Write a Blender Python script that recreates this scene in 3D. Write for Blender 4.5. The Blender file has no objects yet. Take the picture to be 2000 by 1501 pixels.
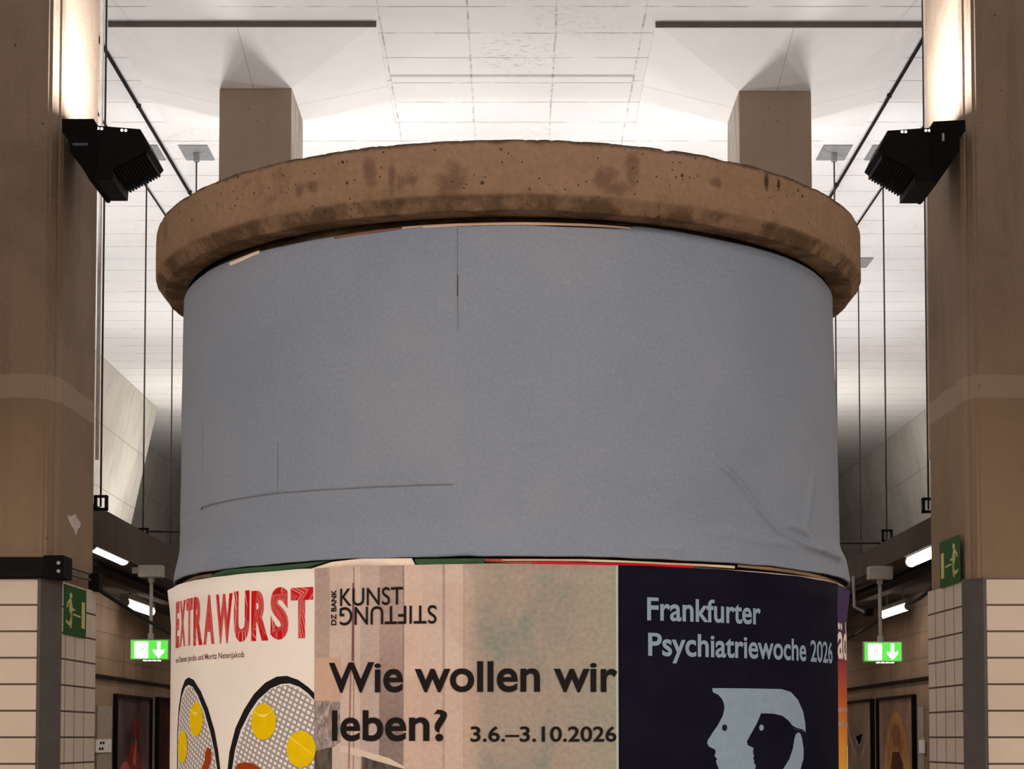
import bpy, bmesh, math, random
from mathutils import Vector, Matrix, noise as mnoise
random.seed(7)
S = bpy.context.scene
COL = S.collection
PI = math.pi

# ------------------------------------------------------------------ camera
F = 3600.0                      # focal length in pixels of the 2000 px frame
EYE = 1.6
TH = math.radians(3.0)
PPY = 1440 - F * math.tan(TH)
cam_d = bpy.data.cameras.new('camera'); cam_d.sensor_width = 36; cam_d.lens = 36 * F / 2000
cam_d.shift_y = (PPY - 750.5) / 2000
cam_d.clip_end = 200
cam = bpy.data.objects.new('camera', cam_d); COL.objects.link(cam)
cam.location = (0, 0, EYE); cam.rotation_euler = (PI / 2 + TH, 0, 0)
S.camera = cam

# ------------------------------------------------------------------ world, exposure
S.view_settings.view_transform = 'Standard'; S.view_settings.look = 'None'
S.view_settings.gamma = 1; S.view_settings.use_curve_mapping = False
S.view_settings.exposure = 0.0
w = bpy.data.worlds.new('World'); S.world = w; w.use_nodes = True
bg = w.node_tree.nodes['Background']
bg.inputs[0].default_value = (0.16, 0.13, 0.11, 1); bg.inputs[1].default_value = 0.10

# ------------------------------------------------------------------ lamps of the hall, plus an added front fill
WARM = (1.0, 0.84, 0.715)
COOL = (1.0, 0.97, 0.95)
def area(name, loc, sx, sy, watts, col, rot=(0, 0, 0), spread=PI):
    d = bpy.data.lights.new(name, 'AREA'); d.shape = 'RECTANGLE'; d.size = sx; d.size_y = sy
    d.energy = watts; d.color = col; d.spread = spread
    o = bpy.data.objects.new(name, d); COL.objects.link(o); o.location = loc; o.rotation_euler = rot
    return o
UP = (PI, 0, 0)
P_UP_NEAR, P_UP_REAR, P_UP_FAR = 82, 66, 88
for sx in (-1, 1):
    # uplights of the first pillar pair (bodies built below), of the columns behind and of the next pairs
    area('uplight_lamp', (sx * 2.24, 11.05, EYE + 3.72), .22, .3, P_UP_NEAR * .8, COOL, UP)
    area('uplight_lamp', (sx * 4.0, 12.2, EYE + 3.4), .3, .3, P_UP_NEAR, COOL, UP)
    area('uplight_lamp', (sx * 3.12, 18.55, EYE + 3.0), .22, .22, P_UP_REAR, COOL, UP)
    area('uplight_lamp', (sx * 1.80, 18.55, EYE + 3.0), .22, .22, P_UP_REAR, COOL, UP)
    area('uplight_lamp', (sx * 5.4, 22.0, EYE + 2.6), .3, .3, P_UP_FAR, COOL, UP)
    area('uplight_lamp', (sx * 1.8, 25.6, EYE + 3.0), .3, .3, P_UP_FAR, COOL, UP)
    area('uplight_lamp', (sx * 5.2, 28.0, EYE + 2.6), .3, .3, P_UP_FAR * 1.1, COOL, UP)
    area('uplight_lamp', (sx * 5.4, 34.3, EYE + 2.8), .3, .3, P_UP_FAR * 1.5, (1, .95, .88), UP)
    area('uplight_lamp', (sx * 1.8, 35.0, EYE + 3.0), .3, .3, P_UP_FAR * .6, COOL, UP)
    # tube rows of the side aisles beside and behind the camera, and farther down the aisles
    area('aisle_lamp', (sx * 3.6, -1.5, 3.35), .3, 7.0, 222, WARM, (0, math.radians(sx * 18), 0))
    area('aisle_lamp', (sx * 4.0, 7.5, 3.35), .25, 3.0, 62, WARM, (0, math.radians(sx * 10), 0))
    area('aisle_lamp', (sx * 4.4, 17.5, 3.2), .15, 1.5, 9, WARM)
    area('aisle_lamp', (sx * 4.5, 24.0, 3.2), .15, 3.0, 9, WARM)
    area('aisle_lamp', (sx * 4.5, 30.0, 3.2), .15, 3.0, 9, WARM)
area('hall_lamp', (0, -5.5, 5.6), 6.0, 1.4, 375, WARM, (math.radians(66), 0, 0))  # added soft fill behind the camera to light the fronts

# ------------------------------------------------------------------ pixel rays (2000 x 1501 frame)
def ray(px, py):
    u = (px - 1000) / F; v = (PPY - py) / F
    return Vector((u, math.cos(TH) - v * math.sin(TH), math.sin(TH) + v * math.cos(TH)))
O = Vector((0, 0, EYE))
def at_y(px, py, Y): d = ray(px, py); return O + d * (Y / d.y)
def at_x(px, py, X): d = ray(px, py); return O + d * (X / d.x)
def at_z(px, py, Z): d = ray(px, py); return O + d * ((Z - EYE) / d.z)
def at_plane(px, py, p, n): d = ray(px, py); return O + d * ((p - O).dot(n) / d.dot(n))

# ------------------------------------------------------------------ materials
class NT:
    def __init__(s, name, rough=.8, metal=0.0):
        s.m = bpy.data.materials.new(name); s.m.use_nodes = True; s.t = s.m.node_tree
        s.b = s.t.nodes['Principled BSDF']; s.b.inputs['Roughness'].default_value = rough
        s.b.inputs['Metallic'].default_value = metal
        s.b.inputs['Specular IOR Level'].default_value = .12
    def n(s, typ, **kw):
        x = s.t.nodes.new(typ)
        for k, v in kw.items(): setattr(x, k, v)
        return x
    def lk(s, a, b): s.t.links.new(a, b)
    def setin(s, sock, v):
        if isinstance(v, bpy.types.NodeSocket): s.lk(v, sock)
        else: sock.default_value = v
    def obj(s): return s.n('ShaderNodeTexCoord').outputs['Object']
    def uv(s): return s.n('ShaderNodeUVMap').outputs['UV']
    def sep(s, v):
        x = s.n('ShaderNodeSeparateXYZ'); s.lk(v, x.inputs[0]); return x.outputs
    def math(s, op, a, b=0.0, c=0.0, clamp=False):
        x = s.n('ShaderNodeMath', operation=op); x.use_clamp = clamp
        s.setin(x.inputs[0], a); s.setin(x.inputs[1], b); s.setin(x.inputs[2], c); return x.outputs[0]
    def noise(s, v, scale, detail=4, rough=.55, sc=(1, 1, 1), dist=0):
        mp = s.n('ShaderNodeMapping'); s.lk(v, mp.inputs[0]); mp.inputs['Scale'].default_value = sc
        x = s.n('ShaderNodeTexNoise'); s.lk(mp.outputs[0], x.inputs['Vector'])
        x.inputs['Scale'].default_value = scale; x.inputs['Detail'].default_value = detail
        x.inputs['Roughness'].default_value = rough; x.inputs['Distortion'].default_value = dist
        return x.outputs[0]
    def voro(s, v, scale, sc=(1, 1, 1)):
        mp = s.n('ShaderNodeMapping'); s.lk(v, mp.inputs[0]); mp.inputs['Scale'].default_value = sc
        x = s.n('ShaderNodeTexVoronoi'); s.lk(mp.outputs[0], x.inputs['Vector']); x.inputs['Scale'].default_value = scale
        return x.outputs['Distance']
    def step(s, v, a, b):
        x = s.n('ShaderNodeMapRange'); x.clamp = True; x.interpolation_type = 'SMOOTHSTEP' if abs(b - a) > 0 else 'LINEAR'
        s.setin(x.inputs[0], v); x.inputs[1].default_value = a; x.inputs[2].default_value = b; return x.outputs[0]
    def mix(s, f, a, b, mode='MIX'):
        x = s.n('ShaderNodeMix', data_type='RGBA', blend_type=mode)
        s.setin(x.inputs[0], f)
        for i, v in ((6, a), (7, b)):
            if isinstance(v, tuple): v = v if len(v) == 4 else v + (1,)
            s.setin(x.inputs[i], v)
        return x.outputs[2]
    def ramp(s, f, stops, interp='LINEAR'):
        x = s.n('ShaderNodeValToRGB'); s.setin(x.inputs[0], f); r = x.color_ramp; r.interpolation = interp
        while len(r.elements) < len(stops): r.elements.new(.5)
        for e, (p, c) in zip(r.elements, stops): e.position = p; e.color = c if len(c) == 4 else c + (1,)
        return x.outputs[0]
    def col(s, v):
        if isinstance(v, tuple): v = v if len(v) == 4 else v + (1,)
        s.setin(s.b.inputs['Base Color'], v); return s
    def bump(s, h, strength=.3, dist=.01):
        x = s.n('ShaderNodeBump'); x.inputs['Strength'].default_value = strength; x.inputs['Distance'].default_value = dist
        s.lk(h, x.inputs['Height']); s.lk(x.outputs[0], s.b.inputs['Normal']); return s
    def emit(s, c, k):
        s.b.inputs['Emission Color'].default_value = c + (1,); s.b.inputs['Emission Strength'].default_value = k; return s

def srgb(r, g, b):
    f = lambda c: (c / 255 / 12.92) if c / 255 <= .04045 else ((c / 255 + .055) / 1.055) ** 2.4
    return (f(r), f(g), f(b))

def plain(name, c, rough=.7, metal=0.0, var=.12, scale=9):
    m = NT(name, rough, metal); nz = m.noise(m.obj(), scale)
    d = tuple(x * (1 - var) for x in c); l = tuple(min(1, x * (1 + var)) for x in c)
    m.col(m.ramp(nz, [(.3, d), (.7, l)])); return m.m

def ink(name, c, rough=.75):                # printed ink on paper, slight mottling
    m = NT(name, rough); m.b.inputs['Specular IOR Level'].default_value = .03; nz = m.noise(m.uv(), 60, 3)
    m.col(m.ramp(nz, [(.3, tuple(x * .95 for x in c)), (.7, tuple(min(1, x * 1.05) for x in c))])); return m.m

def emissive(name, c, k):
    m = NT(name, .4); m.col(c); m.emit(c, k); return m.m

def concrete(name, base, dark, light, streak=True, band=None, pits=True):
    m = NT(name, .85); v = m.obj()
    big = m.noise(v, .9, 6, .6); med = m.noise(v, 5, 6, .6); fine = m.noise(v, 60, 4, .6)
    c = m.ramp(big, [(.28, dark), (.5, base), (.75, light)])
    c = m.mix(m.step(med, .45, .8), c, dark, 'MIX') if not streak else m.mix(m.math('MULTIPLY', m.step(m.noise(v, 1.2, 5, .65, (5, 5, .6)), .47, .72), .7), c, dark)
    c = m.mix(.25, c, m.ramp(fine, [(.3, dark), (.7, light)]))
    z = m.sep(v)[2]
    if band:                                  # lighter lift joint of the pour, browner concrete below it
        z0, z1, lowc, bandc = band
        zz = m.math('ADD', z, m.math('MULTIPLY', m.math('SUBTRACT', m.noise(v, 3), .5), .05))
        below = m.math('LESS_THAN', zz, z0)
        inb = m.math('MULTIPLY', m.math('GREATER_THAN', zz, z0), m.math('LESS_THAN', zz, z1))
        c = m.mix(m.math('MULTIPLY', below, .6), c, m.ramp(big, [(.3, tuple(x * .8 for x in lowc)), (.7, lowc)]))
        c = m.mix(m.math('MULTIPLY', inb, .75), c, bandc)
    if pits:
        pit = m.math('MULTIPLY', m.math('LESS_THAN', m.voro(v, 7), .05), m.math('GREATER_THAN', m.noise(v, 2), .5))
        c = m.mix(m.math('MULTIPLY', pit, .7), c, (.03, .02, .015))
    m.col(c); m.bump(m.math('ADD', med, m.math('MULTIPLY', fine, .4)), .35, .012)
    return m.m

BLACK = plain('black_metal', (.005, .005, .0055), .6)
BLACKM = plain('black_matte_paint', (.006, .006, .0065), .8)
STEEL = plain('galvanised_steel', (.30, .30, .30), .5, .5)
WIRE = plain('dark_wire', (.05, .042, .04), .5, .3)
GREYP = plain('grey_enamel', (.42, .39, .36), .5)
STRIP = plain('grey_corner_profile', (.13, .12, .12), .5, .2)
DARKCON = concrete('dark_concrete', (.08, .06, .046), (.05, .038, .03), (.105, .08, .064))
AISLECON = concrete('aisle_wall_concrete', (.27, .235, .20), (.17, .145, .125), (.33, .29, .25))
PILLCON = concrete('pillar_concrete', (.34, .26, .20), (.20, .145, .107), (.42, .325, .25), band=(3.60, 3.74, (.36, .26, .165), (.44, .345, .27)))
COLCON = concrete('column_concrete', (.275, .205, .15), (.225, .165, .12), (.31, .235, .175))

# ------------------------------------------------------------------ object helpers
def tag(o, label=None, cat=None, group=None, kind=None):
    if label: o['label'] = label
    if cat: o['category'] = cat
    if group: o['group'] = group
    if kind: o['kind'] = kind
    return o
def thing(name, loc, label, cat, group=None):
    o = bpy.data.objects.new(name, None); COL.objects.link(o); o.location = loc; o.empty_display_size = .05
    return tag(o, label, cat, group)
def wloc(o):
    v = Vector(o.location)
    while o.parent: o = o.parent; v = v + Vector(o.location)
    return v
def obj(name, bm, mats, parent=None, smooth=False, origin=None):
    """bm is in world coordinates"""
    me = bpy.data.meshes.new(name)
    off = wloc(parent) if parent else Vector((0, 0, 0))
    if origin is not None: off = Vector(origin)
    for v in bm.verts: v.co -= off
    bm.to_mesh(me); bm.free()
    for m in (mats if isinstance(mats, (list, tuple)) else [mats]): me.materials.append(m)
    if smooth:
        for p in me.polygons: p.use_smooth = True
    o = bpy.data.objects.new(name, me); COL.objects.link(o)
    if parent: o.parent = parent
    elif origin is not None: o.location = origin
    return o
def B(): return bmesh.new()
def box(bm, a, b):
    x0, y0, z0 = (min(a[i], b[i]) for i in range(3)); x1, y1, z1 = (max(a[i], b[i]) for i in range(3))
    v = [bm.verts.new(p) for p in ((x0,y0,z0),(x1,y0,z0),(x1,y1,z0),(x0,y1,z0),(x0,y0,z1),(x1,y0,z1),(x1,y1,z1),(x0,y1,z1))]
    for f in ((0,3,2,1),(4,5,6,7),(0,1,5,4),(1,2,6,5),(2,3,7,6),(3,0,4,7)): bm.faces.new([v[i] for i in f])
    return bm
def bev(bm, w=.01, seg=2):
    bmesh.ops.bevel(bm, geom=bm.edges[:], offset=w, segments=seg, affect='EDGES', profile=.6); return bm
def prism(bm, pts, ext):
    """closed polygon of 3D points swept by vector ext"""
    a = [bm.verts.new(p) for p in pts]; b = [bm.verts.new(Vector(p) + Vector(ext)) for p in pts]
    n = len(pts)
    bm.faces.new(a); bm.faces.new(b[::-1])
    for i in range(n): bm.faces.new((a[i], b[i], b[(i + 1) % n], a[(i + 1) % n]))
    bmesh.ops.recalc_face_normals(bm, faces=bm.faces[:]); return bm
def tube(bm, pts, r, seg=10):
    pts = [Vector(p) for p in pts]; rings = []
    for i, p in enumerate(pts):
        d = (pts[min(i + 1, len(pts) - 1)] - pts[max(i - 1, 0)]).normalized()
        u = d.cross(Vector((0, 0, 1)) if abs(d.z) < .9 else Vector((1, 0, 0))).normalized(); w_ = d.cross(u)
        rings.append([bm.verts.new(p + (u * math.cos(a) + w_ * math.sin(a)) * r) for a in (2 * PI * k / seg for k in range(seg))])
    for q, t in zip(rings, rings[1:]):
        for k in range(seg): bm.faces.new((q[k], q[(k + 1) % seg], t[(k + 1) % seg], t[k]))
    bm.faces.new(rings[0][::-1]); bm.faces.new(rings[-1])
    bmesh.ops.recalc_face_normals(bm, faces=bm.faces[:]); return bm
def quad(bm, *p): bm.faces.new([bm.verts.new(q) for q in p]); return bm
def struct(name, bm, m, label=None, **kw):
    o = obj(name, bm, m, **kw); o['kind'] = 'structure'
    if label: o['label'] = label
    return o

# ------------------------------------------------------------------ room shell
H = 6.5; CZ = EYE + H
YE = 62.0
FAS = {-1: -3.95, 1: 3.95}
m = NT('white_painted_board_marked_concrete', .85); v = m.obj(); x, y, z = m.sep(v)
Y1 = at_z(1000, 12.6, CZ).y; DY = (at_z(1000, 112.5, CZ).y - Y1) / 2
brk = m.noise(v, 2.2, 5, .7)
wob = m.math('MULTIPLY', m.math('SUBTRACT', m.noise(v, 1.5), .5), .03)
ty = m.math('DIVIDE', m.math('SUBTRACT', m.math('ADD', y, wob), Y1), DY)
dy = m.math('MULTIPLY', m.math('ABSOLUTE', m.math('SUBTRACT', ty, m.math('ROUND', ty))), DY)
ly = m.math('MULTIPLY', m.step(dy, .016, .004), m.step(brk, .36, .56))
tx = m.math('DIVIDE', m.math('SUBTRACT', m.math('ADD', x, wob), .4), .8)
dx = m.math('MULTIPLY', m.math('ABSOLUTE', m.math('SUBTRACT', tx, m.math('ROUND', tx))), .8)
lx = m.math('MULTIPLY', m.step(dx, .014, .004), m.math('LESS_THAN', m.math('ABSOLUTE', x), 1.35))
lx = m.math('MULTIPLY', lx, m.math('ADD', m.math('MULTIPLY', m.step(m.noise(v, 6, 5, .75), .46, .60), .75), .2))
ln = m.math('MAXIMUM', lx, ly)
bc = at_z(1015, 108, CZ)
rd = m.math('SQRT', m.math('ADD', m.math('POWER', m.math('MULTIPLY', m.math('SUBTRACT', x, bc.x), 1.3), 2), m.math('POWER', m.math('SUBTRACT', y, bc.y), 2)))
blem = m.math('MULTIPLY', m.math('GREATER_THAN', m.noise(v, 10, 5, .7, (1, 1.6, 1)), .56), m.math('MAXIMUM', m.step(rd, .8, .2), m.math('MULTIPLY', m.step(m.noise(v, .55, 2), .56, .66), .6)))
c = m.ramp(m.noise(v, .7, 6, .6), [(.3, (.74, .715, .70)), (.7, (.82, .80, .79))])
c = m.mix(m.math('MULTIPLY', ln, .75), c, (.30, .26, .24))
c = m.mix(m.math('MULTIPLY', blem, .45), c, (.42, .38, .36))
m.col(c); m.bump(m.noise(v, 30, 4), .1, .01)
CEIL = m.m
bm = B(); box(bm, (-11, -9, CZ), (11, YE, CZ + .3)); struct('ceiling', bm, CEIL)
# transverse pour step (a shallow downstand lip)
ys = at_z(1000, 146, CZ).y; xa, xb = -1.19, 1.19
bm = B(); box(bm, (xa, ys, CZ - .022), (xb, ys + .20, CZ + .01)); struct('trim_1', bm, CEIL)
bm = B(); box(bm, (-12, -9, -.2), (12, YE, 0))
m = NT('grey_stone_floor', .45); v = m.obj(); nz = m.noise(v, 3)
br = m.n('ShaderNodeTexBrick'); m.lk(v, br.inputs['Vector']); br.inputs['Scale'].default_value = 1; br.inputs['Mortar Size'].default_value = .008
br.inputs['Color1'].default_value = (.44, .40, .36, 1); br.inputs['Color2'].default_value = (.50, .46, .41, 1); br.inputs['Mortar'].default_value = (.1, .09, .08, 1)
m.col(m.mix(.2, br.outputs['Color'], m.ramp(nz, [(.3, (.15, .13, .12)), (.7, (.33, .3, .27))])))
struct('floor', bm, m.m)

# upper hall walls, leaning outwards towards the floor
m = NT('pale_formwork_wall', .85); v = m.obj(); x, y, z = m.sep(v)
def lines(m, a, per, w, off=0.0):
    t = m.math('DIVIDE', m.math('SUBTRACT', a, off), per)
    d = m.math('MULTIPLY', m.math('ABSOLUTE', m.math('SUBTRACT', t, m.math('ROUND', t))), per)
    return m.math('LESS_THAN', d, w)
ln = m.math('MAXIMUM', lines(m, z, 1.0, .012, CZ), lines(m, y, 2.1, .014))
c = m.ramp(m.noise(v, .8, 6, .6), [(.3, (.50, .465, .41)), (.7, (.64, .60, .54))])
c = m.mix(m.math('MULTIPLY', m.step(m.noise(v, 1.3, 5, .6, (4, 4, .7)), .5, .8), .5), c, (.33, .29, .25))
c = m.mix(m.math('MULTIPLY', ln, .5), c, (.26, .23, .2))
m.col(c); WALLC = m.m
SL = .44 / 2.06
def lean_wall(name, sx, xt, y0, y1, th=.5):
    zb = EYE + 1.75; xb = xt + SL * (CZ - zb)
    bm = B(); prism(bm, [(sx * xt, y0, CZ), (sx * xb, y0, zb), (sx * (xb + th), y0, zb), (sx * (xt + th), y0, CZ)], (0, y1 - y0, 0))
    return struct(name, bm, WALLC)
YB = at_z(298, 796, CZ).y
lean_wall('wall_left', -1, 7.0, -9, YB, 1.0)
lean_wall('wall_left_far', -1, 8.1, YB + .01, YE)
lean_wall('wall_right', 1, 8.2, -9, YE)
bm = B(); box(bm, (-11, YE, 0), (11, YE + .3, CZ)); struct('wall_back', bm, DARKCON)
bm = B(); box(bm, (-11, -9.3, 0), (11, -9, CZ)); struct('wall_front', bm, AISLECON)

# side aisles: fascia beam, soffit, outer wall
for sx, nm, ratio in ((-1, 'left', 1.79), (1, 'right', 1.90)):
    fx = 3.95; hb = fx / 2.17; ht = fx / ratio; wx = 5.2
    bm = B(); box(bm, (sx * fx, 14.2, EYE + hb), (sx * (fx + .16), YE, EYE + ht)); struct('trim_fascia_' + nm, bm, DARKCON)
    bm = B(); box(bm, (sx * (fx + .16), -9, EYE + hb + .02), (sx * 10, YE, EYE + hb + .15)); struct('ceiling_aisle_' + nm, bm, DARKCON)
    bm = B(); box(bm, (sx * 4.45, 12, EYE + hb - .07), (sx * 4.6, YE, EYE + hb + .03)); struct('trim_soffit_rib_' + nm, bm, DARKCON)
    m = NT('picture_wall_concrete_' + nm, .85); v = m.obj(); x, y, z = m.sep(v)
    c = m.ramp(m.noise(v, 1.1, 6, .6), [(.3, (.20, .132, .086)), (.7, (.315, .215, .145))])
    c = m.mix(m.math('MULTIPLY', m.step(m.noise(v, 1.6, 5, .6, (4, 4, .6)), .5, .75), .5), c, (.14, .095, .063))
    c = m.mix(m.math('MULTIPLY', m.math('MAXIMUM', lines(m, z, .33, .009, EYE + .68), lines(m, y, 1.9, .01)), .55), c, (.1, .085, .07))
    m.col(c)
    bm = B(); box(bm, (sx * wx, -9, 0), (sx * (wx + .3), YE, EYE + hb + .03)); struct('wall_' + nm + '_aisle', bm, m.m)

# ------------------------------------------------------------------ tiled pillars in front
PY = 10.8
m = NT('cream_glazed_tile_front', .38); m.b.inputs['Specular IOR Level'].default_value = .35; v = m.obj(); x, y, z = m.sep(v)
TZ = at_y(60, 1130, PY).z; TP = 51.6 / F * PY
g = lines(m, z, TP, .0058, TZ)
c = m.ramp(m.noise(v, 2.5, 3), [(.3, (.78, .68, .57)), (.7, (.86, .765, .65))])
m.col(m.mix(g, c, (.10, .07, .055))); TILEF = m.m
PXC, PXS = 2.69, 2.672      # inner side plane x at its front and rear edge
SY0, SY1 = PY + .1, PY + .9
def side_pts(sx): return Vector((sx * PXC, SY0, 0)), Vector((sx * PXS, SY1, 0))
def side_hit(sx, px, py, lift=0.0):
    a, b = side_pts(sx); d = (b - a).normalized(); n = Vector((-d.y, d.x, 0))
    if n.x * sx > 0: n = -n
    return at_plane(px, py, a + n * lift, n)
def side_dirs(sx):
    a, b = side_pts(sx); d = (b - a).normalized(); n = Vector((-d.y, d.x, 0))
    if n.x * sx > 0: n = -n
    return d, n
TT = .026                    # tile thickness
for sx in (-1, 1):
    e = 'left' if sx < 0 else 'right'
    lab = ('concrete pillar clad below in cream tiles, with a black bar on its tiles, left of the round column' if sx < 0 else
           'concrete pillar clad below in cream tiles, its green sign above the tiles, right of the round column')
    t = thing('tiled_pillar', (sx * 3.6, PY + .5, 0), lab, 'pillar', 'tiled concrete pillars')
    # concrete shaft with a chamfered corner and two shallow grooves
    prof = [(5.2, PY), (2.765, PY), (2.757, PY + .012), (2.742, PY + .012), (2.735, PY + .028), (2.722, PY + .055), (2.718, PY + .075), (2.705, PY + .078), (PXC, SY0), (PXS, SY1), (5.2, SY1)]
    bm = B(); prism(bm, [(sx * a, b, 0) for a, b in prof], (0, 0, CZ)); obj('concrete_shaft', bm, PILLCON, t)
    # front tiles
    zt = TZ
    fxe = (1000 - 73) / F * PY
    bm = B(); box(bm, (sx * fxe, PY - TT, 0), (sx * 5.2, PY + .002, zt)); obj('front_tile_cladding', bm, TILEF, t)
    # side tiles: rows are shared, vertical joints as seen
    m = NT('cream_glazed_tile_side_' + e, .42); v = m.obj(); x, y, z = m.sep(v)
    g = lines(m, z, TP, .0058, zt)
    js = (126, 144.6, 163.6) if sx < 0 else (1829, 1847.3, 1865.5)
    for j in js:
        yj = side_hit(sx, j, 1400, TT).y - (PY + .5)
        lw = m.math('LESS_THAN', m.math('ABSOLUTE', m.math('SUBTRACT', y, yj)), .008)
        g = m.math('MAXIMUM', g, m.math('MULTIPLY', lw, .75))
    c = m.ramp(m.noise(v, 2.5, 3), [(.3, (.70, .61, .515)), (.7, (.80, .71, .605))])
    m.col(m.mix(g, c, (.12, .085, .065)))
    d, n = side_dirs(sx); a, b = side_pts(sx)
    p = [a - n * .002, b - n * .002, b + n * TT, a + n * TT]
    bm = B(); prism(bm, [(q.x, q.y, 0) for q in p], (0, 0, zt)); obj('side_tile_cladding', bm, m.m, t)
    # grey corner profile between the two tile fields
    q = a + n * TT
    bm = B(); prism(bm, [(sx * (fxe - .003), PY - TT - .004, 0), (sx * (fxe - .02), PY - TT - .004, 0), (q.x - sx * -.0, q.y - .012, 0), (q.x + sx * .01, q.y, 0), (sx * 2.75, PY + .02, 0)], (0, 0, zt + .005))
    obj('corner_profile', bm, STRIP, t)

# torn scrap of paper on the left pillar
def side_poly(sx, pts, lift, ext):
    d, n = side_dirs(sx)
    bm = B(); prism(bm, [side_hit(sx, *p, lift) for p in pts], n * ext); return bm
PAPERW = plain('torn_white_paper', (.75, .70, .64), .8)
bm = side_poly(-1, [(132, 1005), (139, 1008), (147, 1003), (151, 1013), (157, 1020), (156, 1029), (151, 1033), (149, 1044), (147, 1044), (144, 1033), (139, 1026), (133, 1014)], .0005, .002)
tag(obj('torn_paper_scrap', bm, PAPERW), 'white torn paper scrap stuck to the side of the left pillar', 'paper scrap')

# black bar and conduits on the left pillar
YBAR = PY - .09
t = thing('black_bar', at_y(60, 1106, YBAR), 'black metal bar across the top of the left pillar tiles', 'bar')
bm = B(); p0 = at_y(-160, 1087, YBAR); p1 = at_y(88, 1124, YBAR); box(bm, (p0.x, YBAR, p1.z), (p1.x, PY + .01, p0.z)); obj('rail', bm, BLACK, t)
bm = B(); p0 = at_y(86, 1084, YBAR); p1 = at_y(125, 1128, YBAR); box(bm, (p0.x, YBAR - .012, p1.z), (p1.x, PY + .11, p0.z)); bev(bm, .004); ep = obj('end_plate', bm, BLACKM, t)
for yy in (1099, 1115):
    bm = B(); c = at_y(115, yy, YBAR - .013); tube(bm, [c + Vector((0, -.012, 0)), c + Vector((0, .012, 0))], .011, 12); obj('bolt', bm, STEEL, ep)
t = thing('black_wall_bracket', side_hit(-1, 187, 1137, .02), 'small black bracket at the rear edge of the left pillar below the concrete', 'bracket')
bm = B(); c = side_hit(-1, 186, 1137, .03); box(bm, (c.x - .06, c.y - .05, c.z - .058), (c.x + .035, c.y + .05, c.z + .058)); bev(bm, .006); obj('plate', bm, BLACKM, t)
for k, (ya, yb) in enumerate(((1103, 1122), (1117, 1134))):
    a = side_hit(-1, 129, ya + 2, .03); b = side_hit(-1, 176, yb - 2, .03)
    bm = B(); tube(bm, [a, b], .008, 8)
    tag(obj('conduit', bm, plain('grey_conduit', (.10, .09, .08), .5)), ('upper' if k == 0 else 'lower') + ' of the two conduits on the side of the left pillar above the green sign', 'pipe', 'conduits between black bar and bracket')

# green escape-route signs on the pillar sides
GREEN = plain('sign_green', srgb(38, 92, 40), .4, var=.08); PHOS = plain('phosphorescent_yellow', srgb(214, 205, 140), .5, var=.05)
def escape_sign(sx, corners, man, arrow, door, label):
    d, n = side_dirs(sx); L = TT + .001
    c0 = [side_hit(sx, *p, L) for p in corners]
    z0 = sum(p.z for p in c0[2:]) / 2; z1 = sum(p.z for p in c0[:2]) / 2; ya = min(p.y for p in c0); yb = max(p.y for p in c0)
    a, b = side_pts(sx)
    def on(y, zz, l): 
        k = (y - a.y) / d.y; q = a + d * k + n * l; return Vector((q.x, q.y, zz))
    t = thing('escape_sign', on((ya + yb) / 2, z0, L), label, 'sign', 'green escape signs on the pillars')
    bm = B(); prism(bm, [on(ya, z1, L), on(yb, z1, L), on(yb, z0, L), on(ya, z0, L)], n * .006); obj('sign_plate', bm, GREEN, t)
    L2 = L + .006
    W = yb - ya; Hh = z1 - z0
    def poly(pts, nm):   # fractions of the sign: 0..1 across (near to far), 0..1 up
        bm = B(); prism(bm, [on(ya + u * W, z0 + vv * Hh, L2) for u, vv in pts], n * .0012); return bm
    if sx < 0: fx_ = lambda u: u
    else: fx_ = lambda u: u
    bm = poly([(fx_(u), q) for u, q in door], 'd'); obj('door_symbol', bm, PHOS, t)
    bm = poly([(fx_(u), q) for u, q in arrow], 'a'); obj('arrow_symbol', bm, PHOS, t)
    bm = B()
    for pl in man: prism(bm, [on(ya + fx_(u) * W, z0 + vv * Hh, L2) for u, vv in pl], n * .0012)
    obj('running_figure_symbol', bm, PHOS, t)
def ell(cx, cy, rx, ry, n=14): return [(cx + rx * math.cos(2 * PI * k / n), cy + ry * math.sin(2 * PI * k / n)) for k in range(n)]
man = [ell(.27, .80, .055, .06), [(.20, .74), (.30, .73), (.34, .58), (.33, .45), (.22, .45), (.20, .58)],
       [(.20, .73), (.10, .64), (.09, .55), (.13, .55), (.15, .62), (.22, .67)], [(.31, .68), (.37, .56), (.45, .56), (.45, .51), (.34, .51), (.29, .60)],
       [(.23, .47), (.33, .47), (.28, .36), (.20, .26), (.06, .30), (.05, .25), (.20, .19), (.25, .22), (.34, .36)], [(.30, .47), (.35, .44), (.33, .30), (.30, .15), (.25, .15), (.28, .32)]]
arrow = [(.40, .46), (.72, .44), (.72, .40), (.40, .42)]
door = [(.78, .20), (.93, .19), (.93, .74), (.78, .74)]
escape_sign(-1, [(125, 1141), (166, 1152), (166, 1246), (125, 1239)], man, arrow, door, 'green escape sign on the tiled side of the left pillar')
escape_sign(1, [(1875, 1044), (1838, 1058), (1838, 1149), (1875, 1137)], man, arrow, door, 'green escape sign on bare concrete above the right pillar tiles')

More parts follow.
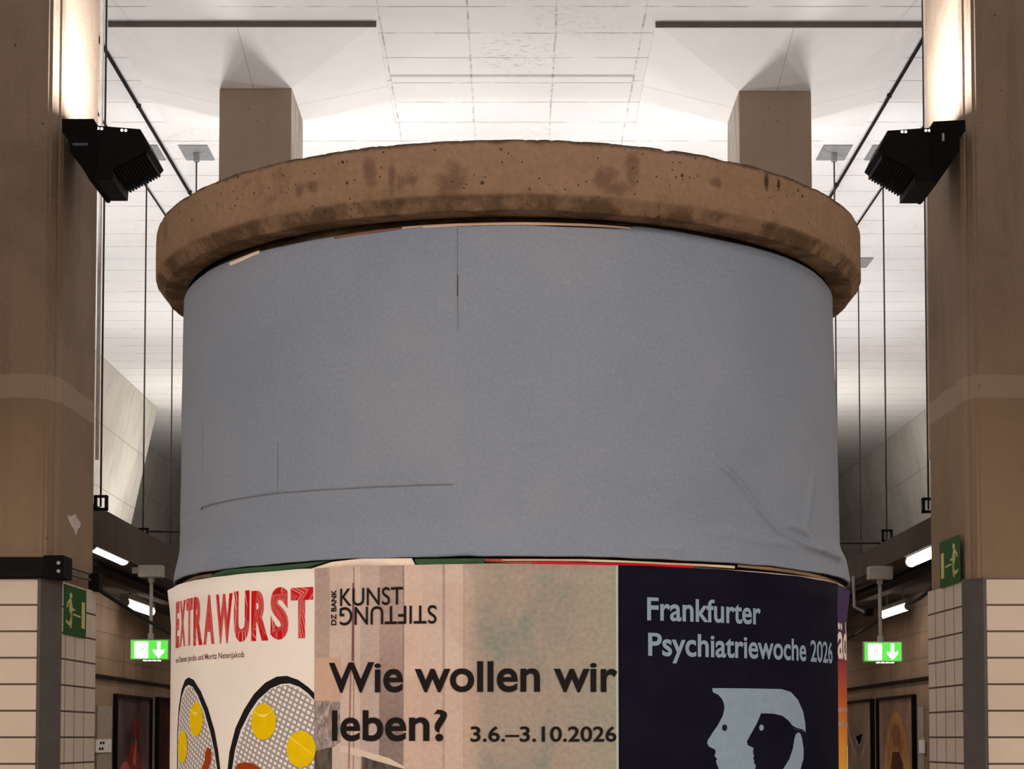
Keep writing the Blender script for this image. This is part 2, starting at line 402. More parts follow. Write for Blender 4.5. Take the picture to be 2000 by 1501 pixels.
# ------------------------------------------------------------------ uplights on the pillars
LABELB = plain('pale_blue_label', (.12, .13, .2), .5); LEAKW = emissive('white_led', (1, 1, 1), 1.5)
def uplight(sx, bracket, head, fin0, fin1, leaks, plate, label):
    Y0, Y1 = 10.72, 11.18
    t = thing('uplight', at_y(*bracket[0], Y0), label, 'floodlight', 'black uplights on the pillars')
    pl = lambda pts, Y: [at_y(*p, Y) for p in pts]
    bm = B(); prism(bm, pl(bracket, Y0), (0, Y1 - Y0, 0)); br = obj('mounting_box', bm, BLACKM, t)
    bm = B(); prism(bm, pl(head, Y0 + .01), (0, Y1 - Y0 - .03, 0)); hd = obj('lamp_head', bm, BLACK, t)
    for k in range(11):
        f = (k + .5) / 11
        p = (fin0[0] + (fin1[0] - fin0[0]) * f, fin0[1] + (fin1[1] - fin0[1]) * f)
        c = at_y(*p, Y0 + .02); bm = B(); box(bm, (c.x - .0062, Y0 + .02, c.z - .017), (c.x + .0062, Y1 - .02, c.z + .02)); obj('cooling_fin', bm, BLACK, hd)
    for q in leaks:
        c = at_y(*q, Y0 + .008); bm2 = B(); tube(bm2, [c, c + Vector((0, .01, 0))], .0085, 12); obj('led', bm2, LEAKW, hd)  # lamp light leaking through gaps in the head, put in as glowing discs
    bm = B(); c0 = at_y(*plate[0], Y0 - .002); c1 = at_y(*plate[1], Y0 - .002); box(bm, (c0.x, Y0 - .003, c1.z), (c1.x, Y0 + .002, c0.z)); obj('type_plate', bm, plate[2], br)
uplight(-1, [(121, 232), (183, 232), (190, 246), (190, 300), (182, 352), (175, 352), (160, 327), (137, 297), (133, 272), (121, 258)],
        [(186, 245), (274, 252), (293, 289), (288, 295), (222, 329), (220, 351), (175, 351), (184, 300)], (288, 297), (224, 331),
        [(191.5, 250.5), (198.5, 251), (238, 254), (245.5, 254.5)], ((142, 279), (171, 284), LABELB), 'black uplight with finned head on the left pillar, pointing to the right')
uplight(1, [(1885, 234), (1823, 237), (1817, 250), (1818, 300), (1826, 355), (1832, 355), (1850, 330), (1872.5, 297), (1872.5, 273), (1886, 255)],
        [(1820, 249), (1733.6, 255), (1715, 293), (1722, 299), (1787, 335), (1787, 356), (1832, 356), (1822, 300)], (1722, 302), (1785, 338),
        [(1762, 257), (1769, 257), (1808.5, 254.5), (1815.5, 254.5)], ((1840, 260), (1844.5, 275), plain('white_label', (.5, .5, .5))), 'black uplight with finned head on the right pillar, pointing to the left')

# ------------------------------------------------------------------ mushroom columns behind
m = NT('whitewash_streaked_concrete', .85); v = m.obj(); m.col(m.ramp(m.noise(v, 3, 6, .65, (2, 5, .5)), [(.35, (.25, .20, .16)), (.5, (.48, .43, .38)), (.65, (.66, .62, .57))])); LITSIDE = m.m  # light on the column sides, put into a paler streaked colour
CY0 = 17.6; CY1 = CY0 + .96
for sx, front, base, topy, label in (
        (-1, (428, 570), [(212, 45), (735, 45), (768, 246)], 172, 'square concrete column flaring into the white ceiling behind the left rim of the round column'),
        (1, (1585, 1443), [(1803, 45), (1280, 46), (1245, 248)], 177, 'square concrete column flaring into the white ceiling behind the right rim of the round column')):
    xo = at_y(front[0], 200, CY0).x; xi = at_y(front[1], 200, CY0).x
    zt = at_y(sum(front) / 2, topy, CY0).z
    bo, bi, bf = (at_z(*p, CZ - .01) for p in base)
    t = thing('mushroom_column', ((xo + xi) / 2, CY0 + .5, 0), label, 'column', 'mushroom columns behind the round column')
    bm = B(); box(bm, (xo, CY0, 0), (xi, CY1, zt)); bev(bm, .02, 2)
    sh = obj('shaft', bm, [COLCON, LITSIDE], t)
    for p_ in sh.data.polygons:
        if abs(p_.normal.x) > .7: p_.material_index = 1
    zb = CZ - .01
    low = [(xo, CY0, zt), (xi, CY0, zt), (xi, CY1, zt), (xo, CY1, zt)]
    up = [(bo.x, bi.y, zb), (bi.x, bi.y, zb), (bi.x, bf.y, zb), (bo.x, bf.y, zb)]
    bm = B(); a = [bm.verts.new(p) for p in low]; b = [bm.verts.new(p) for p in up]; tp = [bm.verts.new((p[0], p[1], CZ + .02)) for p in up]
    for i in range(4): j = (i + 1) % 4; bm.faces.new((a[i], a[j], b[j], b[i])); bm.faces.new((b[i], b[j], tp[j], tp[i]))
    bm.faces.new(a[::-1]); bm.faces.new(tp); bmesh.ops.recalc_face_normals(bm, faces=bm.faces[:])
    m = NT('white_capital_paint', .85); v = m.obj(); x, y, z = m.sep(v)
    c = m.ramp(m.noise(v, .9, 6, .6), [(.3, (.76, .735, .715)), (.7, (.83, .81, .795))])
    ln = m.math('MAXIMUM', m.math('LESS_THAN', m.math('ABSOLUTE', m.math('ADD', x, sx * -.02)), .006), m.math('LESS_THAN', m.math('ABSOLUTE', m.math('ADD', y, .02)), .007))
    c = m.mix(m.math('MULTIPLY', ln, .4), c, (.35, .32, .3))
    m.col(c)
    cp = obj('capital', bm, m.m, t)
    # gap shade along the near edge of the capital, painted as a dark strip
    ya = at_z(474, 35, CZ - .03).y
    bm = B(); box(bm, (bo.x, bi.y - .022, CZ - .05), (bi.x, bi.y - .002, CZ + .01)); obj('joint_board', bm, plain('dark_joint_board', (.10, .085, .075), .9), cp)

# ------------------------------------------------------------------ ceiling cables, hanger rods, brackets
CABLE = plain('dark_cable', (.006, .005, .005), .8)
for sx, k, (pa, pb), r in ((-1, 'thick', ((183, 55), (370, 380)), .017), (-1, 'thin', ((183, 205), (320, 420)), .010),
                           (1, 'thick', ((1823, 30), (1627, 385)), .016), (1, 'thin', ((1823, 212), (1677, 440)), .010)):
    hz = CZ - r - .012
    a = at_z(*pa, hz); b = at_z(*pb, hz); X = (a.x + b.x) / 2
    ya, yb = min(a.y, b.y) - 1.5, 34.0
    e = 'left' if sx < 0 else 'right'
    t = thing('ceiling_conduit', (X, ya, hz), k + ' dark conduit running along the ceiling past the ' + e + ' uplight', 'conduit', 'dark conduits along the ceiling')
    bm = B(); tube(bm, [(X, ya, hz), (X, yb, hz)], r, 10); obj('pipe', bm, CABLE, t)
    yy = ya + .6
    while yy < yb:
        bm = B(); box(bm, (X - r * 1.3, yy - .015, hz - r * .6), (X + r * 1.3, yy + .015, CZ + .002)); obj('clip', bm, CABLE, t); yy += 3.0

FTOP = {-1: EYE + 3.95 / 1.79, 1: EYE + 3.95 / 1.90}
PLATE = plain('zinc_plate', (.26, .26, .26), .6, .3)
def rod(X, Y, zb, label, plate=True, r=.009, br=None):
    t = thing('hanger_rod', (X, Y, zb), label, 'rod', 'hanger rods from the ceiling')
    bm = B(); tube(bm, [(X, Y, zb), (X, Y, CZ - (.06 if plate else -.003))], r, 8); obj('rod', bm, WIRE, t)
    if plate:
        bm = B(); box(bm, (X - .16, Y - .26, CZ - .012), (X + .16, Y + .26, CZ + .004)); pl = obj('ceiling_plate', bm, PLATE, t)
        bm = B(); box(bm, (X - .03, Y - .03, CZ - .11), (X + .03, Y + .03, CZ - .012)); bev(bm, .01); obj('hook', bm, PLATE, pl)
    if br:
        z0 = br; bm = B()
        for q in ((-.055, 0, -.05, .08), (.04, 0, -.05, .08)): box(bm, (X + q[0], Y - .03, z0 + q[2]), (X + q[0] + .02, Y + .03, z0 + q[3]))
        box(bm, (X - .055, Y - .03, z0 + .062), (X + .06, Y + .03, z0 + .08)); box(bm, (X - .055, Y - .03, z0 - .05), (X + .06, Y + .03, z0 - .03))
        obj('clamp', bm, BLACK, t)
for sx, rows in ((-1, [(200, 300, 15.8, 985, 197, False, 'thin hanger rod beside the left pillar edge, passing behind the left uplight'),
                       (287, 297, None, 1045, 297, True, 'hanger rod whose ceiling plate is half hidden by the left uplight'),
                       (384, 297, None, None, 0, True, 'hanger rod and ceiling plate just left of the left concrete column'),
                       (338, 512, None, None, 0, True, 'hanger rod close to the left edge of the grey paper')]),
                 (1, [(1810, 300, 15.8, 990, 1815, False, 'thin hanger rod beside the right pillar edge, passing behind the right uplight'),
                      (1724, 297, None, 1048, 1737, True, 'hanger rod whose ceiling plate is half hidden by the right uplight'),
                      (1629, 297, None, None, 0, True, 'hanger rod and ceiling plate just right of the right concrete column'),
                      (1676, 512, None, None, 0, True, 'hanger rod whose ceiling plate peeks out at the right end of the concrete rim')])):
    for px, py, Y, by, bx, pl, lab in rows:
        p = at_z(px, py, CZ) if Y is None else at_y(px, 700, Y)
        if by: zb = at_y(bx, by, p.y).z
        else: zb = FTOP[sx] + .02 + (.06 if abs(p.x) < 3.9 else 0)
        rod(p.x, p.y, zb - .02, lab, pl, br=zb if by else None)
    # cross bar between the pair of rods
    a = at_z(rows[1][0], 297, CZ); b = at_z(rows[2][0], 297, CZ)
    z = FTOP[sx] + .06
    bm = B(); tube(bm, [(a.x - sx * .07, a.y, z), (b.x + sx * .012, a.y, z)], .014, 8)
    tag(obj('cross_bar', bm, WIRE), 'dark cross bar from bracket to the column edge, above the ' + ('left' if sx < 0 else 'right') + ' dark beam', 'bar', 'cross bars between hanger rods')
# slim pale pipes right beside the pillar edges
for sx, px in ((-1, 192), (1, 1814.5)):
    p = at_y(px, 700, 13.2)
    bm = B(); tube(bm, [(p.x, p.y, EYE + 2.0), (p.x, p.y, CZ + .01)], .014, 8)
    tag(obj('riser_pipe', bm, plain('pale_riser_pipe', (.5, .47, .45), .5)), 'pale riser pipe tight against the rear edge of the ' + ('left' if sx < 0 else 'right') + ' pillar', 'pipe', 'pale pipes behind the pillars')

# ------------------------------------------------------------------ fluorescent luminaires
TUBEW = emissive('fluorescent_white', (1.0, .95, .88), 6.0)
def luminaire(a, b, hpx, X, label):
    """a,b: pixel ends (near, far) of the lit tube's mid line, at lateral position X"""
    p = at_x(*a, X); q = at_x(*b, X); z = (p.z + q.z) / 2; r = hpx / F * p.y / 2
    t = thing('fluorescent_light', (X, p.y, z), label, 'light', 'fluorescent tubes in the side aisles')
    bm = B(); tube(bm, [(X, p.y + .012, z), (X, p.y + .03, z)], r * .8, 14)
    bm.free()
    bm = B(); tube(bm, [(X, p.y + .02, z), (X, p.y + .03, z), (X, p.y + .06, z), (X, q.y - .06, z), (X, q.y - .03, z), (X, q.y - .02, z)], r, 16)
    obj('lit_tube', bm, TUBEW, t, True)
    bm = B(); box(bm, (X - r * 1.0, p.y - .02, z + r * .7), (X + r * 1.0, q.y + .02, z + r * 1.9)); bev(bm, .012); hs = obj('housing', bm, GREYP, t)
    for yy in (p.y - .02, q.y - .02):
        bm = B(); tube(bm, [(X, yy, z), (X, yy + .04, z)], r * 1.08, 14); obj('end_cap', bm, GREYP, t)
    zs = EYE + 3.95 / 2.17 + .03
    if zs > z + r * 2.1:
        for f in (.2, .8):
            bm = B(); yy = p.y + (q.y - p.y) * f; tube(bm, [(X, yy, z + r * 1.7), (X, yy, zs)], .012, 8); obj('mounting_stem', bm, GREYP, t)
luminaire((176, 1066), (241, 1088), 25, -4.03, 'lit fluorescent tube nearest the left pillar, above its green sign')
luminaire((243, 1178), (295, 1191), 18, -4.75, 'lit fluorescent tube touching the pole of the left exit sign')
luminaire((1832, 1076), (1779, 1094), 22, 4.03, 'lit fluorescent tube nearest the right pillar, beside its green sign')
luminaire((1775, 1184), (1723, 1199), 16, 4.75, 'lit fluorescent tube just right of the right exit sign pole')

# ------------------------------------------------------------------ hanging exit signs
EG = emissive('lit_sign_green', srgb(95, 215, 80), .95); EW = emissive('lit_sign_white', (1, 1, .96), 1.6)
def exit_sign(boxpx, polex, polepx, signpx, label):
    Y = 19.3
    x0, y0, x1, y1 = signpx; a = at_y(x0, y0, Y); b = at_y(x1, y1, Y); cx = (a.x + b.x) / 2
    px = at_y(polex, 1200, Y).x
    t = thing('exit_sign', (cx, Y, b.z), label, 'exit sign', 'hanging exit signs')
    bm = B(); p = at_y(boxpx[0], boxpx[1], Y); q = at_y(boxpx[2], boxpx[3], Y)
    box(bm, (p.x, Y - .07, q.z), (q.x, Y + .07, p.z)); bev(bm, .008); jb = obj('junction_box', bm, GREYP, t)
    bm = B(); ex = 3.955 * (1 if cx > 0 else -1); box(bm, (px, Y - .04, (p.z + q.z) / 2 - .02), (ex + (.03 if ex > 0 else -.03), Y + .04, (p.z + q.z) / 2 + .04)); obj('arm', bm, GREYP, jb)
    zt = q.z; zb = a.z
    bm = B(); tube(bm, [(px, Y, zb), (px, Y, zt)], .019, 14); obj('pole', bm, GREYP, t)
    for zz in (zt - .02, zb + .03):
        bm = B(); tube(bm, [(px, Y, zz - .03), (px, Y, zz + .03)], .033, 14); obj('collar', bm, GREYP, t)
    bm = B(); box(bm, (a.x, Y - .03, b.z), (b.x, Y + .03, a.z)); bev(bm, .006); hs = obj('sign_housing', bm, GREYP, t)
    w_, h_ = b.x - a.x, a.z - b.z
    bm = B(); box(bm, (a.x + .012, Y - .034, b.z + .014), (b.x - .012, Y - .03, a.z - .012)); fp = obj('lit_face', bm, EG, t)
    on = lambda u, vv: (a.x + u * w_, Y - .034, b.z + vv * h_)
    bm = B(); prism(bm, [on(u, q_) for u, q_ in ((.12, .14), (.14, .10), (.44, .10), (.47, .14), (.47, .84), (.44, .88), (.14, .88), (.12, .84))], (0, -.003, 0)); dp = obj('white_door_symbol', bm, EW, fp)
    bm = B(); prism(bm, [(on(u, q_)[0], Y - .0372, on(u, q_)[2]) for u, q_ in ((.25, .46), (.31, .52), (.36, .62), (.38, .6), (.33, .5), (.27, .44))], (0, -.001, 0)); obj('figure_symbol', bm, EG, dp)
    bm = B(); prism(bm, [on(u, q_) for u, q_ in ((.70, .88), (.78, .88), (.78, .46), (.88, .52), (.88, .40), (.74, .10), (.60, .40), (.60, .52), (.70, .46))], (0, -.003, 0)); obj('arrow_symbol', bm, EW, fp)
    bm = B()
    for k in range(4): u = .34 + .12 * k; box(bm, (a.x + u * w_, Y - .03, b.z - .008), (a.x + (u + .08) * w_, Y + .02, b.z + .004))
    obj('downlight_strip', bm, EW, t)
exit_sign((272, 1104, 319, 1127), 295, 0, (255, 1248, 331, 1289), 'green lit exit sign hanging left of the round column')
exit_sign((1695, 1106, 1742, 1131), 1719, 0, (1685, 1252, 1762, 1293), 'green lit exit sign hanging right of the round column')

# ------------------------------------------------------------------ picture walls
BOARD = plain('pale_wall_board', (.34, .28, .225), .6)
def pic_paint(name, bgc, bg2):
    m = NT(name, .35); v = m.obj(); nz = m.noise(v, 1.6, 4, .6, (1, 1, .7)); m.col(m.ramp(nz, [(.3, bgc), (.72, bg2)])); return m.m
def on_wall(sx, px, py, lift=0.0): return at_x(px, py, sx * (5.2 - lift))
def picture(sx, pxa, pxb, ytop, label, mat, shapes):
    a = on_wall(sx, pxa, ytop); b = on_wall(sx, pxb, ytop); y0, y1 = sorted((a.y, b.y)); zt = a.z; zb = .35
    t = thing('wall_picture', (sx * 5.2, (y0 + y1) / 2, zb), label, 'picture', 'dark framed pictures in the side aisles')
    X = lambda l: sx * (5.2 - l)
    bm = B(); f = .045
    for q in (((y0, zb), (y0 + f, zt)), ((y1 - f, zb), (y1, zt)), ((y0 + f, zt - f * .7), (y1 - f, zt)), ((y0 + f, zb), (y1 - f, zb + f))):
        box(bm, (X(-.002), q[0][0], q[0][1]), (X(.06), q[1][0], q[1][1]))
    obj('frame', bm, BLACKM, t)
    bm = B(); box(bm, (X(-.001), y0 + f, zb + f), (X(.02), y1 - f, zt - f * .7)); cv = obj('canvas', bm, mat, t)
    w_, h_ = y1 - y0, zt - zb
    for k, (nm, pts, mt) in enumerate(shapes):
        bm = B()
        prism(bm, [(X(.02 + .0012 * k), y0 + u * w_, zt - vv) for u, vv in pts], (-sx * .001, 0, 0)); obj(nm, bm, mt, cv)
RED = pic_paint('dark_red_paint', (0.1000, 0.0120, 0.0120), (0.4400, 0.0600, 0.0500)); RED2 = pic_paint('bright_red_paint', (0.2720, 0.0510, 0.0510), (0.7140, 0.2040, 0.1700))
OCHRE = pic_paint('ochre_paint', (0.2400, 0.1050, 0.0375), (0.7500, 0.3900, 0.1650)); SKINP = pic_paint('dim_face_paint', (.2, .09, .04), (.4, .2, .1))
GREYL = plain('pale_line_paint', (.32, .28, .24), .5)
fig = [('robe_shape', [(.15, 1.7), (.18, 1.05), (.35, .82), (.45, .66), (.62, .62), (.72, .85), (.85, 1.1), (.88, 1.7)], RED),
       ('sleeve_shape', ell(.3, 1.05, .14, .16), RED2), ('head_shape', ell(.58, .45, .10, .14), RED), ('highlight_shape', [(.5, .9), (.56, .6), (.6, .62), (.58, .98)], RED2)]
picture(-1, 221, 291, 1354, 'framed dark picture of a red figure, beside the left pillar', pic_paint('dark_violet_ground', (0.0360, 0.0216, 0.0216), (0.1800, 0.1080, 0.0990)), fig)
picture(-1, 303, 352, 1360, 'framed dark red picture half hidden behind the left edge of the round column', pic_paint('dark_wine_ground', (.02, .008, .006), (.09, .03, .022)),
        [('drape_shape', [(.25, 1.7), (.3, .3), (.45, .2), (.6, .3), (.7, 1.7)], pic_paint('wine_drape', (.04, .012, .01), (.12, .045, .03)))])
fig2 = [('cloak_shape', [(.08, 1.7), (.14, .9), (.28, .45), (.42, .22), (.60, .22), (.72, .45), (.82, .8), (.9, 1.7)], OCHRE),
        ('shadow_shape', [(.3, 1.7), (.32, .9), (.42, .75), (.6, .75), (.66, 1.0), (.6, 1.7)], pic_paint('dark_fold_paint', (.05, .02, .01), (.16, .07, .03))), ('head_shape', ell(.5, .52, .11, .15), SKINP)]
picture(1, 1790, 1718, 1355, 'framed picture of a figure in an ochre cloak, beside the right pillar', pic_paint('brown_ground', (0.1440, 0.0720, 0.0448), (0.4160, 0.2560, 0.1920)), fig2)
ln = lambda pts, w_=.018: [(u - w_, vv) for u, vv in pts] + [(u + w_, vv) for u, vv in pts[::-1]]
picture(1, 1708, 1640, 1364, 'framed picture of pale straps, half hidden behind the right edge of the round column', pic_paint('umber_ground', (0.1600, 0.0960, 0.0640), (0.3840, 0.2720, 0.2080)),
        [('strap_shape', ln([(.12, .35), (.2, .6), (.32, .85), (.42, .86)]), GREYL), ('strap_shape', ln([(.75, .3), (.62, .6), (.5, .85), (.42, .86)]), GREYL), ('strap_shape', ln([(.3, .5), (.38, .7), (.5, .55)]), GREYL),
         ('panel_shape', [(.3, .95), (.55, .95), (.6, 1.7), (.25, 1.7)], plain('olive_panel', (.16, .16, .11)))])
for sx, pa, pb in ((-1, (189, 1319), (334, 1341)), (1, (1805, 1325), (1663, 1345))):
    a = on_wall(sx, *pa); b = on_wall(sx, *pb); z = (a.z + b.z) / 2
    bm = B(); box(bm, (sx * 5.201, 12, z - .02), (sx * 5.16, 45, z + .02)); struct('trim_picture_rail_' + ('left' if sx < 0 else 'right'), bm, BLACK)
for sx, pa, pb, lab in ((-1, (188, 1377), (216, 1440), 'pale wall board between the left pillar and the red picture'), (1, (1806, 1380), (1795, 1440), 'pale wall board between the right pillar and the cloak picture')):
    a = on_wall(sx, *pa); b = on_wall(sx, *pb); bm = B(); box(bm, (sx * 5.2005, min(a.y, b.y), .2), (sx * 5.185, max(a.y, b.y), a.z)); tag(obj('wall_board', bm, BOARD), lab, 'board')
WHITEP = plain('white_plate', (.75, .72, .68), .5)
for sx, pa, pb, lab, marks in ((-1, (186, 1443), (216, 1468), 'small white notice with dark marks beside the left red picture', True), (1, (1806.5, 1444), (1796.5, 1470), 'small white notice beside the right pillar and cloak picture', False)):
    a = on_wall(sx, *pa, .02); b = on_wall(sx, *pb, .02); X0 = sx * 5.186; X1 = sx * 5.17
    t = thing('notice', (X0, (a.y + b.y) / 2, b.z), lab, 'notice')
    bm = B(); box(bm, (X0, min(a.y, b.y), b.z), (X1, max(a.y, b.y), a.z)); obj('plate', bm, WHITEP, t)
    if marks:
        bm = B(); ya, yb = sorted((a.y, b.y)); w_ = yb - ya; h_ = a.z - b.z
        for u, vv in ((.25, .72), (.42, .72), (.2, .28), (.36, .28)): box(bm, (X1, ya + u * w_, b.z + (vv - .1) * h_), (X1 - sx * .001, ya + (u + .12) * w_, b.z + (vv + .1) * h_))
        obj('print_marks', bm, BLACKM, t)
# drooping cables and a soffit pipe in the aisles
p_ = (1652, 1248)
for sx, pa, pb, lab in ((-1, (190, 1149, 12.0), (345, 1243, 24), 'black cable slanting from the left bracket towards the round column'), (1, (1826, 1143, 13), (1777, 1178, 18.6), 'black cable from the right pillar to the fluorescent tube by the exit sign pole'),
                        (1, (1721, 1207, 19.33), tuple(p_) + (at_x(*p_, 5.16).y,), 'black cable slanting behind the right exit sign towards the round column')):
    a = at_y(*pa); b = at_y(*pb)
    pts = [a.lerp(b, k / 12) + Vector((0, 0, -.015 * math.sin(PI * k / 12))) for k in range(13)]
    bm = B(); tube(bm, pts, .016, 8); tag(obj('cable', bm, CABLE), lab, 'cable', 'slanting cables in the side aisles')
for sx, pa in ((-1, (200, 1108)), (1, (1800, 1110))):
    X = sx * 4.3; z = EYE + 3.95 / 2.17 - .03
    bm = B(); tube(bm, [(X, 13, z), (X, 45, z)], .03, 10); tag(obj('soffit_pipe', bm, CABLE), 'dark pipe along the ' + ('left' if sx < 0 else 'right') + ' aisle soffit behind the exit sign', 'pipe', 'dark pipes under the aisle soffits')
# small camera-like device far right
c = at_y(1693, 1195, 21); t = thing('security_camera', c, 'small black camera on a grey arm, behind the right exit sign pole', 'camera')
bm = B(); box(bm, (c.x - .03, 20.9, c.z - .045), (c.x + .06, 21.1, c.z + .04)); bev(bm, .01); obj('body', bm, BLACK, t)
bm = B(); tube(bm, [(c.x - .02, 21, c.z), (c.x - .14, 21, c.z + .06), (c.x - .15, 21, EYE + 3.95 / 2.17 + .02)], .018, 8); obj('arm', bm, GREYP, t)

# ------------------------------------------------------------------ the round advertising column
R = .65; XC = (993.2 - 1000) / F * 3.59; YC = 3.59
def hit(px, py, r=R):
    """pixel -> (angle, z) on the column's surface"""
    d = ray(px, py); ox, oy = -XC, -YC
    a = d.x ** 2 + d.y ** 2; b = ox * d.x + oy * d.y; c = ox * ox + oy * oy - r * r
    disc = max(0.0, b * b - a * c); k = (-b - math.sqrt(disc)) / a
    p = O + d * k; return math.atan2(p.x - XC, -(p.y - YC)), p.z
def sz(px, py): f, z = hit(px, py); return (f * R, z)
def bend(v2, r): f = v2[0] / R; return Vector((XC + r * math.sin(f), YC - r * math.cos(f), v2[1]))
def bend_bm(bm, r, step=.012, cols=True):
    """bm flat in (s, z, 0): slice it along s, store uv, roll it onto radius r"""
    xs = [v.co.x for v in bm.verts]
    if not xs: return bm
    k = math.ceil(min(xs) / step)
    while k * step < max(xs):
        bmesh.ops.bisect_plane(bm, geom=bm.verts[:] + bm.edges[:] + bm.faces[:], plane_co=(k * step, 0, 0), plane_no=(1, 0, 0), dist=1e-6); k += 1
    uvl = bm.loops.layers.uv.new('UVMap')
    for f in bm.faces:
        f.smooth = True
        for l in f.loops: l[uvl].uv = (l.vert.co.x, l.vert.co.y)
    for v in bm.verts: v.co = bend((v.co.x, v.co.y), r + v.co.z)
    cx = Vector((XC, YC, 0))
    for f in bm.faces:
        f.normal_update(); q = f.calc_center_median(); d = Vector((q.x - XC, q.y - YC, 0))
        if f.normal.dot(d) < 0: f.normal_flip()
    return bm
def flat(pts, bm=None):
    bm = bm or B(); f = bm.faces.new([bm.verts.new((p[0], p[1], 0)) for p in pts]); bmesh.ops.triangulate(bm, faces=[f]); return bm
def text2d(body, bold=0.0, font_scale=1):
    cu = bpy.data.curves.new('t', 'FONT'); cu.body = body; cu.offset = bold; cu.resolution_u = 6
    o = bpy.data.objects.new('t', cu); COL.objects.link(o); bpy.context.view_layer.update()
    dg = bpy.context.evaluated_depsgraph_get(); me = bpy.data.meshes.new_from_object(o.evaluated_get(dg))
    bpy.data.objects.remove(o); bpy.data.curves.remove(cu)
    bm = B(); bm.from_mesh(me); bpy.data.meshes.remove(me); return bm
_cap = {}
def cap_of(bold):
    if bold not in _cap:
        b = text2d('H', bold); _cap[bold] = (min(v.co.y for v in b.verts), max(v.co.y for v in b.verts)); b.free()
    return _cap[bold]
_xh = {}
def xh_of(bold):
    if bold not in _xh:
        b = text2d('x', bold); c0, c1 = cap_of(bold); _xh[bold] = (max(v.co.y for v in b.verts) - c0) / (c1 - c0); b.free()
    return _xh[bold]
def fit_text(body, s0, s1, z0, z1, bold=0.0, rot=0, xr=None):
    """baseline z0, capital height z1, stretched between s0 and s1 (rot 180 / 90 turn the word in place)"""
    bm = text2d(body, bold); c0, c1 = cap_of(bold); xs = [v.co.x for v in bm.verts]; x0, x1 = min(xs), max(xs)
    for v in bm.verts:
        u = (v.co.x - x0) / (x1 - x0); q = (v.co.y - c0) / (c1 - c0)
        if xr:                      # taller lower-case letters, as in the printed typeface
            h = xh_of(bold)
            if 0 < q <= h: q *= xr / h
            elif h < q < 1.16: q = xr + (q - h) / (1.16 - h) * (1.16 - xr)
        if rot == 180: u, q = 1 - u, 1 - q
        if rot == 90: u, q = 1 - q, u
        v.co = Vector((s0 + u * (s1 - s0), z0 + q * (z1 - z0), 0))
    return bm

# shaft
bm = B(); rows = []; NS = 180
prof = [(.70, 0), (.70, .12), (.685, .14), (.632, .15), (.632, EYE + .26), (.618, EYE + .30), (.618, EYE + .84), (.60, EYE + .86)]
for r_, z_ in prof: rows.append([bm.verts.new((XC + r_ * math.sin(2 * PI * k / NS), YC - r_ * math.cos(2 * PI * k / NS), z_)) for k in range(NS)])
for a, b in zip(rows, rows[1:]):
    for k in range(NS): bm.faces.new((a[k], a[(k + 1) % NS], b[(k + 1) % NS], b[k]))
bm.faces.new(rows[0][::-1]); bm.faces.new(rows[-1]); bmesh.ops.recalc_face_normals(bm, faces=bm.faces[:])
column = thing('advertising_column', (XC, YC, 0), 'large round advertising column with a brown concrete rim in the centre', 'advertising column')
m = NT('glue_stained_shaft', .8); v = m.obj(); m.col(m.ramp(m.noise(v, 14, 5, .6, (1, 1, 3)), [(.35, (.05, .035, .025)), (.6, (.20, .15, .11)), (.8, (.5, .42, .34))]))
obj('shaft', bm, m.m, column, True)

# concrete rim
RIMZ = [EYE + .9583, EYE + .8694, EYE + .8476]
m = NT('brown_weathered_concrete', .9); uv = m.uv(); v = m.obj()
big = m.noise(v, 3.5, 6, .6); med = m.noise(v, 14, 6, .62); fine = m.noise(v, 90, 4, .6)
c = m.ramp(big, [(.3, (.165, .105, .066)), (.55, (.215, .143, .094)), (.75, (.245, .168, .114))])
c = m.mix(.3, c, m.ramp(fine, [(.3, (.145, .095, .062)), (.7, (.265, .185, .128))]))
c = m.mix(m.math('MULTIPLY', m.step(m.noise(v, 8, 7, .7), .53, .70), .55), c, (.09, .055, .038))
uvs = m.sep(uv); us, uz = uvs[0], uvs[1]
# dirt with a shape of its own on the face: two smears, plus a scatter of pits
stn = m.noise(v, 24, 6, .65, (1, 1, 1), .6)
def blob(px, py, rs, rz):
    s_, z_ = hit(px, py, .6815); s_ *= .6815
    a = m.math('DIVIDE', m.math('SUBTRACT', us, s_), rs); b = m.math('DIVIDE', m.math('SUBTRACT', uz, z_), rz)
    dd = m.math('SQRT', m.math('ADD', m.math('MULTIPLY', a, a), m.math('MULTIPLY', b, b)))
    dd = m.math('ADD', dd, m.math('MULTIPLY', m.math('SUBTRACT', stn, .5), 3.2)); return m.step(dd, 1.25, .35)
msk = blob(880, 355, .026, .024)
for q in ((765, 345, .006, .03), (800, 352, .02, .014), (725, 335, .016, .03), (1178, 348, .022, .022), (1205, 368, .024, .012), (1235, 325, .012, .034), (1400, 355, .014, .012), (610, 365, .014, .012), (585, 372, .01, .014)): msk = m.math('MAXIMUM', msk, blob(*q))
c = m.mix(m.math('MULTIPLY', msk, .62), c, (.085, .05, .038))
hole = m.math('MAXIMUM', m.math('MULTIPLY', m.math('LESS_THAN', m.math('ADD', m.voro(v, 30), m.math('MULTIPLY', m.math('SUBTRACT', m.noise(v, 150, 3), .5), .16)), .085), m.math('GREATER_THAN', m.noise(v, 9), .45)), m.math('MULTIPLY', m.math('LESS_THAN', m.math('ADD', m.voro(v, 75), m.math('MULTIPLY', m.math('SUBTRACT', m.noise(v, 300, 3), .5), .2)), .12), m.math('GREATER_THAN', m.noise(v, 7), .47)))
h2 = m.math('MAXIMUM', blob(1497, 356, .006, .014), blob(1521, 362, .003, .010)); hole = m.math('MAXIMUM', hole, h2)
c = m.mix(m.math('MULTIPLY', hole, .85), c, (.02, .012, .008))
